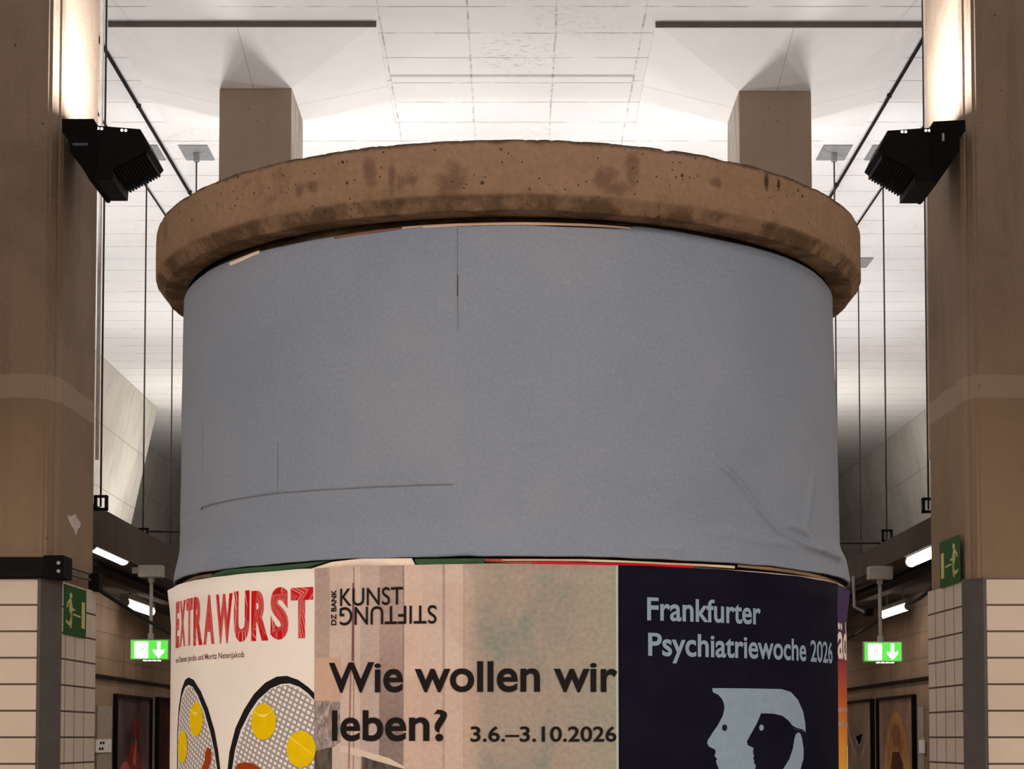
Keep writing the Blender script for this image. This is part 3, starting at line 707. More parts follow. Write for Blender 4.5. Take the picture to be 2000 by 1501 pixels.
# grime along the chamfer
ch = m.math('MULTIPLY', m.step(uz, RIMZ[1] + .004, RIMZ[1] - .006), m.step(m.noise(v, 11, 6, .7, (1, 1, .6)), .42, .58))
ch2 = m.math('MULTIPLY', m.step(uz, RIMZ[1] + .003, RIMZ[1] - .004), .22)
c = m.mix(ch2, c, (.15, .10, .055))
c = m.mix(m.math('MULTIPLY', ch, .75), c, (.06, .036, .02))
tg = m.step(m.math('ADD', uz, m.math('MULTIPLY', m.math('SUBTRACT', m.noise(v, 22, 6, .7), .5), .018)), RIMZ[0] - .010, RIMZ[0] - .001)
c = m.mix(m.math('MULTIPLY', tg, .85), c, (.03, .022, .018))
m.col(c); m.bump(m.math('SUBTRACT', m.math('ADD', m.math('MULTIPLY', med, .7), m.math('MULTIPLY', fine, .35)), m.math('MULTIPLY', hole, 1.2)), .5, .008)
RIM = m.m
bm = B(); NS = 900
prof = [(.622, RIMZ[2] + .001), (.645, RIMZ[2] + .0005), (.6635, RIMZ[2]), (.6655, RIMZ[2] + .001), (.671, RIMZ[2] + .009), (.6765, RIMZ[1] - .0065), (.6806, RIMZ[1] - .0012), (.6816, RIMZ[1] + .0008),
        (.6818, RIMZ[1] + .02), (.6818, RIMZ[1] + .045), (.6818, RIMZ[0] - .02), (.6816, RIMZ[0] - .009), (.680, RIMZ[0] - .003), (.677, RIMZ[0]), (.66, RIMZ[0] + .002), (.55, RIMZ[0] + .004)]
rows = []
for i, (r_, z_) in enumerate(prof):
    row = []
    for k in range(NS):
        a = 2 * PI * k / NS - PI; p = Vector((math.sin(a) * 9, math.cos(a) * 9, z_ * 9))
        rough = mnoise.noise(p * 2.2) * .0012 + mnoise.noise(p * 6) * .0008
        edge = 1.0 if i in (3, 4, 5, 6) else (.55 if i in (11, 12, 13) else 0)
        chip = max(0, mnoise.noise(p * 3.1 + Vector((7, 3, 1))) - .25) * .009 * edge + max(0, mnoise.noise(p * 9 + Vector((2, 5, 8))) - .3) * .006 * edge
        zc = z_ + mnoise.noise(Vector((math.sin(a) * 14, math.cos(a) * 14, i * .3))) * (.0016 if i in (5, 6, 11, 12, 13, 2, 3) else .0006)
        if i >= 13: zc += max(0, mnoise.noise(Vector((math.sin(a) * 40, math.cos(a) * 40, 3))) - .15) * .008 * (i == 14)
        rr = r_ + rough - chip
        row.append(bm.verts.new((XC + rr * math.sin(a), YC - rr * math.cos(a), zc - (chip if i >= 11 else 0))))
    rows.append(row)
uvl = bm.loops.layers.uv.new('UVMap')
for i in range(len(prof) - 1):
    for k in range(NS):
        k2 = (k + 1) % NS; f = bm.faces.new((rows[i][k], rows[i][k2], rows[i + 1][k2], rows[i + 1][k])); f.smooth = True
        for l, (ii, kk) in zip(f.loops, ((i, k), (i, k + 1), (i + 1, k + 1), (i + 1, k))): l[uvl].uv = ((2 * PI * kk / NS - PI) * .6815, prof[ii][1])
f = bm.faces.new(rows[-1])
bmesh.ops.recalc_face_normals(bm, faces=bm.faces[:])
obj('concrete_rim', bm, RIM, column)

# grey blank paper cover
GZ0, GZ1 = EYE + .2909, EYE + .8402
def seg_d(p, a, b):
    ax, ay = a; bx, by = b; dx_, dy_ = bx - ax, by - ay; t = max(0, min(1, ((p[0] - ax) * dx_ + (p[1] - ay) * dy_) / (dx_ * dx_ + dy_ * dy_ + 1e-12)))
    return math.hypot(p[0] - ax - t * dx_, p[1] - ay - t * dy_)
RIDGES = []
for pts, h_, w_ in (([(1395, 880), (1455, 940), (1490, 990), (1530, 1035), (1580, 1062), (1636, 1088)], .0042, .006), ([(1535, 1000), (1550, 1020), (1590, 1040), (1610, 1070)], .003, .007),
                    ([(1370, 1041), (1430, 1040), (1500, 1055), (1570, 1064), (1645, 1090)], .0022, .010), ([(1240, 1062), (1280, 1064), (1330, 1072)], .0014, .006), ([(1610, 880), (1600, 960), (1590, 1020)], .0018, .012),
                    ([(800, 1084), (860, 1081), (920, 1076)], .0022, .006), ([(430, 1098), (470, 1090)], .0012, .008), ([(575, 1045), (570, 1030), (580, 1020)], .0008, .004), ([(1100, 860), (1010, 862)], .0006, .004)):
    RIDGES.append(([sz(*p) for p in pts], h_, w_))
s890 = sz(890, 600)[0]; s880 = sz(880, 943)[0]; s530 = sz(530, 950)[0]; s378 = sz(379, 985)[0]
LOW = [sz(*p) for p in ((379, 990), (440, 975), (530, 961), (640, 953), (760, 947), (882, 943))]
def lowz(s):
    for a, b in zip(LOW, LOW[1:]):
        if a[0] <= s <= b[0]: return a[1] + (b[1] - a[1]) * (s - a[0]) / (b[0] - a[0])
    return LOW[0][1] if s < LOW[0][0] else -9
def sm(x, a, b): t = max(0, min(1, (x - a) / (b - a))); return t * t * (3 - 2 * t)
def paper_r(s, z):
    t = (GZ1 - z) / (GZ1 - GZ0)
    r = .6284 + .0045 * sm(t, 0, .5) + .0025 * sm(t, .5, .9) + .0085 * sm(t, .88, 1.0)
    r += .010 * sm(s / R, .95, 1.25) * sm(t, .86, .93) + .0025 * sm(s / R, 1.1, 1.4) * sm(t, .15, .5)
    r -= .003 * sm(-s / R, .9, 1.3) * sm(t, .1, .6) * (1 - sm(t, .85, 1))
    r += .0007 * mnoise.noise(Vector((s * 9, z * 9, 0))) + .0004 * mnoise.noise(Vector((s * 25, z * 25, 4)))
    if s < s890: r += .0004 * sm(t, .9, .7)
    if s378 < s < s880 and z > lowz(s): r += .0009
    if s < s530 and z > lowz(s): r += .0006
    for pts, h_, w_ in RIDGES:
        if min(p[0] for p in pts) - .04 < s < max(p[0] for p in pts) + .04 and min(p[1] for p in pts) - .04 < z < max(p[1] for p in pts) + .04:
            d = min(seg_d((s, z), a, b) for a, b in zip(pts, pts[1:]))
            tp = min(1, math.hypot(s - pts[0][0], z - pts[0][1]) / .05); r += 1.7 * tp * h_ * math.exp(-(d / w_) ** 2)
    return r
m = NT('blue_grey_paper', .75); uv = m.uv()
c = m.ramp(m.noise(uv, 3.2, 4, .55), [(.3, (.160, .205, .290)), (.7, (.206, .244, .306))])
c = m.mix(.2, c, m.ramp(m.noise(uv, 160, 3, .6), [(.3, (.155, .185, .225)), (.7, (.31, .36, .42))]))
m.col(c); m.bump(m.noise(uv, 45, 4), .12, .004); GREYPAPER = m.m
bm = B(); NA, NZ = 640, 240; A0, A1 = -2.0, 2.0
uvl = bm.loops.layers.uv.new('UVMap'); rows = []
for j in range(NZ + 1):
    row = []
    for i in range(NA + 1):
        a = A0 + (A1 - A0) * i / NA; s = a * R; t = j / NZ
        zt = GZ1 + .0022 * mnoise.noise(Vector((s * 6, 0, 9))) - .004 * sm(abs(a), 1.0, 1.3) - .0068 * (1 - sm(s, sz(1235, 440)[0] - .02, sz(1235, 440)[0] + .02)); zb = GZ0 + .002 * mnoise.noise(Vector((s * 5, 3, 1))) + .0012 * mnoise.noise(Vector((s * 21, 3, 1)))
        z = zb + (zt - zb) * t; r = paper_r(s, z)
        v_ = bm.verts.new((XC + r * math.sin(a), YC - r * math.cos(a), z)); row.append((v_, s, z))
    rows.append(row)
for j in range(NZ):
    for i in range(NA):
        q = (rows[j][i], rows[j][i + 1], rows[j + 1][i + 1], rows[j + 1][i]); f = bm.faces.new([k[0] for k in q]); f.smooth = True
        for l, k in zip(f.loops, q): l[uvl].uv = (k[1], k[2])
# turned-in edge gives the sheet its thickness
for j, dr in ((0, -.004), (NZ, -.003)):
    inner = []
    for v_, s, z in rows[j]:
        a = s / R; inner.append(bm.verts.new((v_.co.x + dr * math.sin(a), v_.co.y - dr * math.cos(a), z)))
    for i in range(NA):
        a_, b_ = rows[j][i][0], rows[j][i + 1][0]
        bm.faces.new((a_, b_, inner[i + 1], inner[i]) if j else (b_, a_, inner[i], inner[i + 1]))
cover = tag(obj('blank_paper_cover', bm, GREYPAPER), 'blank blue grey paper pasted around the upper half of the round column', 'paper')
def onpaper(bm, lift):    # drop a flat (s,z) mesh onto the paper cover
    bm2 = bend_bm(bm, R)
    for v_ in bm2.verts:
        a = math.atan2(v_.co.x - XC, -(v_.co.y - YC)); r = paper_r(a * R, v_.co.z) + lift
        v_.co.x = XC + r * math.sin(a); v_.co.y = YC - r * math.cos(a)
    return bm2
s_ = sz(889, 520)[0]
bm = onpaper(flat([(s890 - .0006, sz(890, 530)[1]), (s890 + .0006, sz(890, 530)[1]), (s890 + .0008, sz(890, 572)[1]), (s890 - .0008, sz(890, 572)[1])]), .0012)
obj('seam_gap', bm, ink('seam_dark_red', (.05, .02, .022)), cover)
for pts in ([(890, 437), (890, 530)], [(890, 572), (891, 640)], [(530, 860), (531, 920), (530, 962)], [(378, 830), (380, 990)]):
    q = [sz(*p) for p in pts]; bm = onpaper(flat([(a - .0004, b) for a, b in q] + [(a + .0004, b) for a, b in q[::-1]]), .0011)
    obj('seam_line', bm, ink('seam_grey', (.15, .15, .165)), cover)
q = LOW; bm = onpaper(flat([(a, b - .0006) for a, b in q] + [(a, b + .0006) for a, b in q[::-1]]), .0014); obj('seam_line', bm, ink('seam_grey_low', (.19, .19, .20)), cover)
a, b = sz(379, 992); bm = onpaper(flat([(a - .004, b - .0012), (a + .003, b - .0012), (a + .003, b + .001), (a - .004, b + .001)]), .0014); obj('staple', bm, BLACK, cover)

# torn poster strips in the gap
def strip_px(pts, r, mat, label, name='torn_poster_strip', th=.0015, group='torn strips of old posters on the round column', rr=None):
    bm = flat([sz(*p) for p in pts]); bend_bm(bm, r)
    ex = bmesh.ops.extrude_face_region(bm, geom=bm.faces[:])
    for v_ in [g for g in ex['geom'] if isinstance(g, bmesh.types.BMVert)]:
        d = Vector((v_.co.x - XC, v_.co.y - YC, 0)).normalized(); v_.co += d * th
    return tag(obj(name, bm, mat), label, 'paper strip', group)
DG = ink('printed_dark_green', srgb(58, 88, 62)); CREAM = ink('printed_cream', (.78, .68, .58)); REDI = ink('printed_red', srgb(205, 20, 45)); BRN = ink('glue_brown', (.14, .10, .07)); BLK = ink('printed_black', (.012, .011, .011))
strip_px([(404, 1122), (430, 1112), (540, 1103), (640, 1094), (600, 1105), (560, 1116), (404, 1130)], .6405, DG, 'dark green torn strip above the poster with tennis rackets')
strip_px([(590, 1114), (645, 1096), (700, 1090), (802, 1089), (812, 1108), (590, 1116)], .6425, CREAM, 'cream torn strip with slanting ends above the left part of the beige poster')
strip_px([(806, 1090), (945, 1089), (945, 1106), (812, 1106)], .640, DG, 'short dark green torn strip above the middle of the beige poster')
strip_px([(945, 1090), (1060, 1090), (1120, 1092), (1120, 1097), (1042, 1102), (945, 1095)], .6408, ink('printed_rust', (.36, .09, .05)), 'rusty torn strip between green and red strips')
strip_px([(945, 1096), (1042, 1099), (1042, 1106), (945, 1106)], .6404, BLK, 'black torn strip left of the red strip')
strip_px([(980, 1091.5), (1150, 1091), (1310, 1098), (1440, 1104), (1440, 1109), (1310, 1102), (1150, 1095.5), (980, 1094)], .6428, ink('torn_pale_edge', (.62, .48, .35)), 'thin tan torn strip above the red strip')
strip_px([(1042, 1097), (1200, 1099), (1362, 1104), (1350, 1112), (1204, 1110), (1042, 1106)], .6436, REDI, 'bright red torn strip above the dark blue poster')
strip_px([(1340, 1108), (1450, 1113), (1560, 1123), (1625, 1134), (1655, 1147), (1655, 1151), (1620, 1140), (1560, 1129), (1450, 1119), (1330, 1113)], .6446, ink('pale_torn_top', (.45, .40, .40)), 'pale torn strip along the right end of the dark blue poster top')
strip_px([(1450, 1099), (1560, 1112), (1640, 1131), (1655, 1139), (1640, 1140), (1560, 1119), (1450, 1106)], .6380, ink('ochre_torn_layers', (.30, .20, .11)), 'brown torn paper layers under the right end of the grey paper')
strip_px([(345, 1139), (375, 1124), (404, 1119), (404, 1127), (372, 1134), (347, 1147)], .640, BRN, 'brown torn strip at the left end below the grey paper')
# torn edges above the grey paper
strip_px([(427, 510), (489, 484), (490, 490), (455, 505), (430, 516)], .6296, CREAM, 'cream paper remnant under the left part of the concrete rim', th=.001)
strip_px([(362, 556), (378, 540), (400, 524), (402, 528), (380, 546), (364, 566)], .6272, ink('remnant_tan', (.55, .45, .36)), 'tan paper remnant under the left end of the concrete rim', th=.001)
strip_px([(777, 436), (900, 429), (1040, 427), (1130, 429), (1240, 437), (1240, 440), (1130, 434), (1040, 432.5), (900, 434), (777, 442)], .6290, ink('remnant_peach', (.66, .50, .38)), 'long peach paper edge under the middle of the concrete rim', th=.001)
strip_px([(640, 456), (720, 443), (776, 437), (776, 442), (720, 449), (640, 461)], .6290, ink('remnant_brown', (.20, .11, .09)), 'dark brown paper edge left of the peach edge under the concrete rim', th=.001)

# ---- the posters
PTOP = EYE + .278; PB = PTOP - .841
def poster(name, s0, s1, r, mat, label, topz=None, curl=None):
    bm = B(); n = max(8, int((s1 - s0) / .006)); nz = 24; uvl = bm.loops.layers.uv.new('UVMap')
    lay = []
    for dr in (0, -.0012):
        g = []
        for j in range(nz + 1):
            row = []
            for i in range(n + 1):
                s = s0 + (s1 - s0) * i / n; z = PB + (PTOP - PB) * j / nz
                if j == nz: z += .0012 * mnoise.noise(Vector((s * 15, s0, 2)))
                rr = r + dr + (.0012 * sm(j / nz, .96, 1) * (1 + mnoise.noise(Vector((s * 9, 1, s0)))) if j else 0)
                if curl and j >= nz - 1: rr += curl(s / R) * (j - nz + 2) / 2
                row.append(bm.verts.new(bend((s, z), rr)))
            g.append(row)
        lay.append(g)
    def uvf(f, c):
        for l, q in zip(f.loops, c): l[uvl].uv = (s0 + (s1 - s0) * q[1] / n, PB + (PTOP - PB) * q[0] / nz)
    for li, g in enumerate(lay):
        for j in range(nz):
            for i in range(n):
                c = ((j, i), (j, i + 1), (j + 1, i + 1), (j + 1, i))
                if li: c = c[::-1]
                f = bm.faces.new([g[a][b] for a, b in c]); f.smooth = True; uvf(f, c)
    a, b = lay
    for i in range(n):
        bm.faces.new((a[nz][i], a[nz][i + 1], b[nz][i + 1], b[nz][i])); bm.faces.new((a[0][i + 1], a[0][i], b[0][i], b[0][i + 1]))
    for j in range(nz):
        bm.faces.new((a[j + 1][0], a[j][0], b[j][0], b[j + 1][0])); bm.faces.new((a[j][n], a[j + 1][n], b[j + 1][n], b[j][n]))
    return tag(obj(name, bm, mat), label, 'poster', 'posters on the round column')
def decal(par, name, bm, mat, r): return obj(name, bend_bm(bm, r), mat, par)
def poly_px(par, name, pts, mat, r): return decal(par, name, flat([sz(*p) for p in pts]), mat, r)
sL, sM, sR_ = sz(613, 1300)[0], sz(1208.5, 1300)[0], sz(1636.5, 1300)[0]
RA, RB, RC, RD = .6475, .6485, .6495, .6485
E_ = .0005

# poster with tennis rackets
m = NT('off_white_poster_paper', .6); uv = m.uv(); m.col(m.ramp(m.noise(uv, 7, 3), [(.3, (.76, .735, .70)), (.7, (.82, .795, .765))])); WP = m.m
pa = poster('theatre_poster', -1.66 * R, sL + .004, RA, WP, 'white poster with red headline and tennis rackets at the left of the round column',
            curl=lambda a: .006 * sm(-a, 1.28, 1.42))
m = NT('distressed_red_ink', .6); uv = m.uv(); z = m.sep(uv)[1]
wear = m.noise(uv, 75, 5, .7, (1, .8, 1), .6); zz = m.step(z, PTOP - .13, PTOP - .03)
wr = m.math('GREATER_THAN', m.math('ADD', wear, m.math('MULTIPLY', zz, .12)), .583)
m.col(m.mix(wr, m.ramp(m.noise(uv, 40), [(.3, srgb(170, 10, 18)), (.7, srgb(205, 22, 30))]), (.80, .77, .74))); REDW = m.m
def z_at(px, py): return sz(px, py)[1]
e0 = sz(341, 1215)[0]; e1 = sz(610, 1200)[0]
zb_, zt_ = z_at(595, 1245), z_at(595, 1145)
bm = B()
word = 'EXTRAWURST'; wds = [.8, .95, .85, 1, 1, 1.3, 1.05, 1.05, 1, 1.15]
tot = sum(wds) + .11 * 9; cur = e0
for ch, wd in zip(word, wds):
    ww = wd / tot * (e1 - e0); q = fit_text(ch, cur, cur + ww, zb_ + random.uniform(-.002, .001), zt_ + random.uniform(-.002, .001), .055)
    me = bpy.data.meshes.new('x'); q.to_mesh(me); q.free(); bm.from_mesh(me); bpy.data.meshes.remove(me); cur += ww + .11 / tot * (e1 - e0)
decal(pa, 'headline_lettering', bm, REDW, RA + E_)
bm = fit_text('von Dietmar Jacobs und Moritz Netenjakob', sz(341, 1290)[0], sz(475, 1280)[0], z_at(440, 1284.5), z_at(440, 1273), .004)
decal(pa, 'author_lettering', bm, ink('dark_red_print', (.16, .05, .05)), RA + E_)
zp = lambda pts: [(320 + a / 3.565, 1080 + b / 3.565) for a, b in pts]
k1o = zp([(112, 1700), (90, 1600), (84, 1500), (85, 1250), (95, 1080), (115, 950), (140, 880), (165, 863), (200, 880), (250, 960), (300, 1080), (345, 1230), (370, 1370), (385, 1500), (380, 1600), (350, 1700)])
k1i = zp([(120, 1680), (98, 1590), (92, 1500), (92, 1260), (100, 1130), (118, 1000), (140, 935), (165, 915), (195, 930), (230, 990), (275, 1100), (315, 1240), (345, 1370), (365, 1500), (360, 1580), (335, 1680)])
k2o = zp([(480, 1740), (440, 1600), (437, 1500), (450, 1380), (490, 1220), (550, 1090), (620, 980), (700, 900), (780, 858), (850, 852), (930, 880), (1000, 930), (1043, 972), (1043, 1740)])
k2i = zp([(510, 1720), (475, 1600), (470, 1500), (490, 1370), (530, 1230), (590, 1110), (650, 1020), (740, 940), (810, 910), (870, 905), (940, 930), (1000, 975), (1043, 1022), (1043, 1720)])
m = NT('racket_strings_print', .6); uv = m.uv(); mp = m.n('ShaderNodeMapping'); m.lk(uv, mp.inputs[0]); mp.inputs['Rotation'].default_value = (0, 0, math.radians(24))
x, y, z = m.sep(mp.outputs[0])
g = m.math('MAXIMUM', lines(m, x, .0105, .0011), lines(m, y, .0088, .0011)); g2 = m.math('MAXIMUM', lines(m, x, .0105, .0026), lines(m, y, .0088, .0022))
c = m.mix(g2, (.78, .76, .75), (.47, .46, .46)); c = m.mix(g, c, (.27, .26, .26)); m.col(c); STR = m.m
BALL = ink('ball_yellow', srgb(222, 190, 10)); BALL2 = ink('ball_edge_yellow', srgb(170, 140, 10)); BALLS = ink('ball_seam', srgb(240, 220, 90)); WURST = ink('sausage_brown', srgb(150, 60, 28)); WURST2 = ink('sausage_dark', srgb(95, 30, 18))
for ko, ki, wurst, balls in ((k1o, k1i, zp([(225, 1640), (255, 1510), (280, 1440), (283, 1385), (300, 1350), (325, 1362), (328, 1400), (322, 1450), (300, 1520), (270, 1640)]), ((220, 1155), (125, 1345))),
                             (k2o, k2i, zp([(470, 1640), (493, 1501), (510, 1466), (560, 1453), (620, 1463), (665, 1492), (690, 1530), (760, 1640)]), ((690, 1172), (952, 1362)))):
    rk = poly_px(pa, 'racket_print', ko, ink('racket_black', (.014, .014, .016)), RA + E_)
    poly_px(rk, 'rim_highlight', ki, ink('rim_white', (.70, .69, .68)), RA + E_ * 1.5)
    cxk = sum(p[0] for p in ki) / len(ki); kj = [(p[0] + (3.2 if p[0] < cxk else (-3.2 if p[0] < 612 else 0)) * (.5 if cxk < 430 else 1), p[1] + (3 if p[1] < 1450 else -3)) for p in ki]
    poly_px(rk, 'strings', kj, STR, RA + E_ * 2)
    poly_px(rk, 'sausage_print', wurst, WURST, RA + E_ * 3)
    for bx_, by_ in balls:
        s0_, z0_ = sz(320 + bx_ / 3.565, 1080 + by_ / 3.565); rad = .0302
        pts = [p for p in ell(s0_, z0_, rad, rad, 40)]
        mx = sL + .0035
        pts = [(min(p[0], mx), p[1]) for p in pts]
        pts = [p for i, p in enumerate(pts) if p != pts[i - 1]]
        b_ = decal(rk, 'tennis_ball_print', flat(pts), BALL, RA + E_ * 4)
        arc = [(s0_ + rad * (-.75 + 1.5 * k / 10), z0_ + rad * (.62 - .35 * math.sin(PI * k / 10) if by_ < 1200 else .65 - .9 * k / 10)) for k in range(11)]
        arc = [(min(p[0], mx), p[1]) for p in arc]
        if arc[-1][0] - arc[0][0] > .01 and arc[-1][0] < mx: decal(b_, 'seam', flat([(a, q - .0011) for a, q in arc] + [(a, q + .0011) for a, q in arc[::-1]]), BALLS, RA + E_ * 5)

# beige collage poster
m = NT('beige_collage_print', .8); m.b.inputs['Specular IOR Level'].default_value = .05; uv = m.uv(); us, uz, _ = m.sep(uv)
W0, W1 = sL, sM + .03
U = m.math('DIVIDE', m.math('SUBTRACT', us, W0), W1 - W0)
def uu(px): return (sz(px, 1300)[0] - W0) / (W1 - W0)
A = lambda r, g, b: tuple(min(1, k / .84) for k in srgb(r, g, b))
AL = lambda r, g, b: tuple(min(1.0, v_ * k) for v_, k in zip(srgb(r, g, b), (.86, .94, 1.07)))
st = [(0, AL(178, 152, 136)), (uu(642), AL(205, 180, 160)), (uu(688), AL(150, 110, 100)), (uu(691), AL(208, 182, 160)), (uu(702), AL(190, 165, 150)), (uu(740), AL(172, 145, 130)), (uu(785), AL(135, 108, 96)), (uu(787.5), AL(212, 182, 160)),
      (uu(822), AL(205, 178, 158)), (uu(862), AL(170, 148, 136)), (uu(867), AL(208, 182, 160)), (uu(904), AL(180, 152, 138)), (uu(907), AL(197, 168, 147))]
c = m.ramp(U, st, 'CONSTANT')
c = m.mix(m.step(m.noise(uv, 9, 5, .6), .4, .75), c, m.mix(1.0, c, (.86, .80, .80), 'MULTIPLY'))
band = m.math('MULTIPLY', m.math('GREATER_THAN', U, uu(740)), m.math('LESS_THAN', U, uu(787)))
c = m.mix(m.math('MULTIPLY', band, m.step(uz, PTOP - .09, PTOP - .27)), c, AL(128, 104, 92))
rt = m.step(U, uu(890), uu(960))
gr = m.math('MULTIPLY', m.step(m.noise(uv, 11, 5, .6, (1, .8, 1), .8), .48, .68), rt)
c = m.mix(m.math('MULTIPLY', rt, .75), c, AL(144, 130, 112))
c = m.mix(m.math('MULTIPLY', gr, .8), c, AL(116, 127, 110))
c = m.mix(m.math('MULTIPLY', m.math('MULTIPLY', m.step(m.noise(uv, 7, 4, .6), .42, .66), rt), .6), c, AL(138, 131, 115))
c = m.mix(m.math('MULTIPLY', m.step(U, uu(1080), uu(1210)), .65), c, AL(150, 146, 122))
c = m.mix(m.math('MULTIPLY', m.math('GREATER_THAN', U, uu(1204)), .6), c, AL(196, 206, 190))
low = m.math('MULTIPLY', m.math('MULTIPLY', m.math('LESS_THAN', uz, z_at(850, 1320)), m.math('GREATER_THAN', U, uu(787))), m.math('LESS_THAN', U, uu(935)))
c = m.mix(m.math('MULTIPLY', low, .35), c, AL(190, 150, 125))
c = m.mix(.10, c, m.ramp(m.noise(uv, 130, 3), [(.3, (.3, .3, .3)), (.7, (.9, .9, .9))]))
m.col(c)
pb = poster('exhibition_poster', sL, W1, RB, m.m, 'beige collage poster asking a question in black letters at the front of the round column')
GPH = NT('grey_photo_print', .6); nz = GPH.noise(GPH.uv(), 70, 5, .7, (1, .4, 1), 2); GPH.col(GPH.ramp(nz, [(.3, AL(90, 78, 70)), (.5, AL(150, 134, 124)), (.72, AL(205, 190, 178))]))
poly_px(pb, 'photo_print', [(613.5, 1369), (663, 1370), (664, 1448), (650, 1458), (613.5, 1464)], GPH.m, RB + E_)
poly_px(pb, 'photo_print', [(613.5, 1284), (664, 1283), (662, 1368), (613.5, 1368)], ink('peach_print', AL(205, 168, 142)), RB + E_)
DPH = NT('dark_photo_print', .6); nz = DPH.noise(DPH.uv(), 90, 5, .7, (1, .3, 1), 1); DPH.col(DPH.ramp(nz, [(.3, AL(55, 46, 40)), (.7, AL(110, 98, 88))]))
poly_px(pb, 'photo_print', [(613.5, 1466), (648, 1458), (647, 1530), (613.5, 1530)], DPH.m, RB + E_)
poly_px(pb, 'roof_line_print', [(664, 1455), (700, 1462), (760, 1480), (790, 1497), (790, 1501), (745, 1488), (664, 1468)], ink('pale_beige_print', AL(216, 196, 172)), RB + E_)
poly_px(pb, 'photo_print', [(706, 1476), (745, 1489), (790, 1502), (790, 1540), (706, 1540)], DPH.m, RB + E_ * 1.5)
poly_px(pb, 'dark_strip_print', [(688, 1110), (691, 1110), (690, 1290), (686, 1290)], ink('wine_line_print', AL(125, 80, 84)), RB + E_)
poly_px(pb, 'dark_strip_print', [(683, 1292), (686, 1292), (682, 1500), (679, 1500)], ink('wine_line_print_low', AL(165, 115, 110)), RB + E_)
def ptext(par, body, l, r_, base, cap, bold, mat, rr, name='lettering', rot=0, mid=None, xr=None):
    """pixel extents: left, right, baseline, cap line measured at pixel column mid"""
    mid = mid or (l + r_) / 2; bm = fit_text(body, sz(l, base)[0], sz(r_, base)[0], z_at(mid, base), z_at(mid, cap), bold, rot, xr)
    return decal(par, name, bm, mat, rr)
INK = ink('black_ink', (.014, .012, .012))
ptext(pb, 'KUNST', 664, 787, 1181, 1147, .004, INK, RB + E_ * 3, 'logo_lettering')
ptext(pb, 'STIFTUNG', 663, 852.5, 1218, 1183, .004, INK, RB + E_ * 3, 'logo_lettering', 180)
bm = fit_text('DZ BANK', sz(646.5, 1185)[0], sz(656.8, 1185)[0], z_at(652, 1220), z_at(652, 1151), .022, 90); decal(pb, 'logo_lettering', bm, INK, RB + E_ * 3)
ptext(pb, 'Wie wollen wir', 642, 1206, 1350, 1292.5, .019, INK, RB + E_ * 3, 'headline_lettering', xr=.78)
ptext(pb, 'leben?', 648, 873, 1446, 1388, .019, INK, RB + E_ * 3, 'headline_lettering', xr=.78)
ptext(pb, '3.6.\u20133.10.2026', 919, 1204, 1447.5, 1418, .016, INK, RB + E_ * 3, 'date_lettering')

# dark blue poster
m = NT('midnight_blue_print', .8); m.b.inputs['Specular IOR Level'].default_value = .03; uv = m.uv(); m.col(m.ramp(m.noise(uv, 12, 4), [(.3, (.0055, .0055, .013)), (.7, (.0085, .0085, .019))]))
pc = poster('health_week_poster', sM, sR_ + .002, RC, m.m, 'midnight blue poster with a pale double head emblem on the round column')
LB = ink('pale_blue_ink', (.22, .315, .42))
ptext(pc, 'Frankfurter', 1264, 1486, 1211, 1167, .020, LB, RC + E_, 'title_lettering', mid=1270, xr=.74)
ptext(pc, 'Psychiatriewoche 2026', 1266, 1626, 1280, 1236, .020, LB, RC + E_, 'title_lettering', mid=1270, xr=.74)
z3 = lambda pts: [(1180 + a / 3.565, 1080 + b / 3.565) for a, b in pts]
outer = [(752, 938), (1000, 940), (1235, 945), (1300, 965), (1350, 1020), (1385, 1100), (1400, 1180), (1403, 1243), (1382, 1226), (1345, 1216), (1312, 1200), (1285, 1165), (1240, 1130), (1180, 1116), (1093, 1113), (1065, 1180), (1015, 1270), (993, 1310), (1000, 1335), (1040, 1355), (1036, 1385), (1044, 1410), (1037, 1425), (1046, 1445), (1043, 1458), (1056, 1475), (1050, 1510), (1060, 1560), (1130, 1580), (1150, 1660),
         (900, 1680), (890, 1600), (800, 1580), (790, 1540), (797, 1495), (785, 1470), (778, 1445), (787, 1430), (768, 1412), (776, 1385), (772, 1365), (730, 1345), (717, 1322), (722, 1300), (760, 1240), (792, 1195), (826, 1130), (838, 1080), (834, 1045), (820, 1012), (795, 985), (757, 966)]
em = poly_px(pc, 'emblem_head', z3(outer), LB, RC + E_)
poly_px(em, 'emblem_eye', z3(ell(838, 1213, 18, 23)), ink('eye_ink', (.014, .014, .03)), RC + E_ * 2)
poly_px(pc, 'emblem_eye', z3(ell(1094, 1213, 16, 22)), LB, RC + E_ * 2)
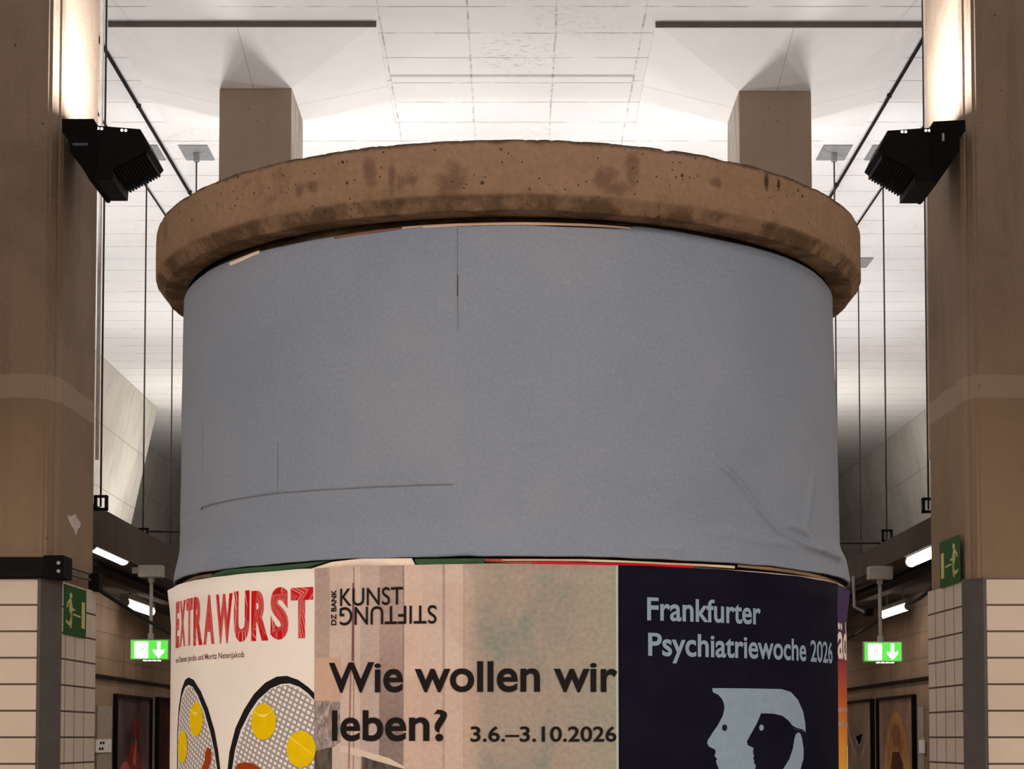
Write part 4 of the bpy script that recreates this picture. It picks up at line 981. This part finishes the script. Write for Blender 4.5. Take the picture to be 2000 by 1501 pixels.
poly_px(pc, 'emblem_crescent', z3([(1325, 1290), (1335, 1257), (1352, 1245), (1368, 1256), (1378, 1290), (1389, 1360), (1388, 1430), (1365, 1510), (1320, 1590), (1250, 1650), (1160, 1680), (1180, 1600), (1215, 1540), (1250, 1495), (1290, 1430), (1314, 1360)]), LB, RC + E_)
poly_px(em, 'emblem_plait', z3([(1310, 1212), (1345, 1220), (1385, 1233), (1406, 1250), (1400, 1258), (1375, 1243), (1340, 1233), (1318, 1230)]), ink('plait_ink', (.022, .021, .047)), RC + E_ * 2)

# purple-to-orange poster on the right
m = NT('purple_orange_print', .8); m.b.inputs['Specular IOR Level'].default_value = .03; uv = m.uv(); z = m.sep(uv)[1]
zt2 = z_at(1650, 1160); zb2 = z_at(1650, 1500)
m.col(m.ramp(m.math('DIVIDE', m.math('SUBTRACT', zt2, z), zt2 - zb2), [(0, (.05, .035, .10)), (.28, (.07, .035, .11)), (.42, (.28, .05, .06)), (.58, (.48, .10, .04)), (.8, (.62, .24, .04)), (1, (.72, .36, .05))]))
pd = poster('sunset_coloured_poster', sR_ - .002, 1.66 * R, RD, m.m, 'purple to orange poster at the far right edge of the round column', curl=lambda a: .007 * sm(a, 1.28, 1.42))
WI = ink('white_ink', (.78, .70, .66))
bm = fit_text('\u00e4dt', sR_ + .004, sR_ + .16, z_at(1648, 1287), z_at(1648, 1212), .02); decal(pd, 'title_lettering', bm, WI, RD + E_)
for yy in (1386, 1414):
    bm = B()
    for k in range(14):
        s0_ = sR_ + .004 + k * .011; zz = z_at(1648, yy); hh = .010 if k % 3 else .006
        flat([(s0_, zz - hh / 2), (s0_ + .007, zz - hh / 2), (s0_ + .007, zz + hh / 2), (s0_, zz + hh / 2)], bm)
    decal(pd, 'small_print_marks', bm, ink('dim_white_ink', (.55, .35, .28)), RD + E_)
poly_px(pd, 'highlight_print', [(1655, 1455), (1657, 1455), (1657.5, 1501), (1654.5, 1501)], ink('pale_yellow_ink', (.8, .6, .3)), RD + E_)
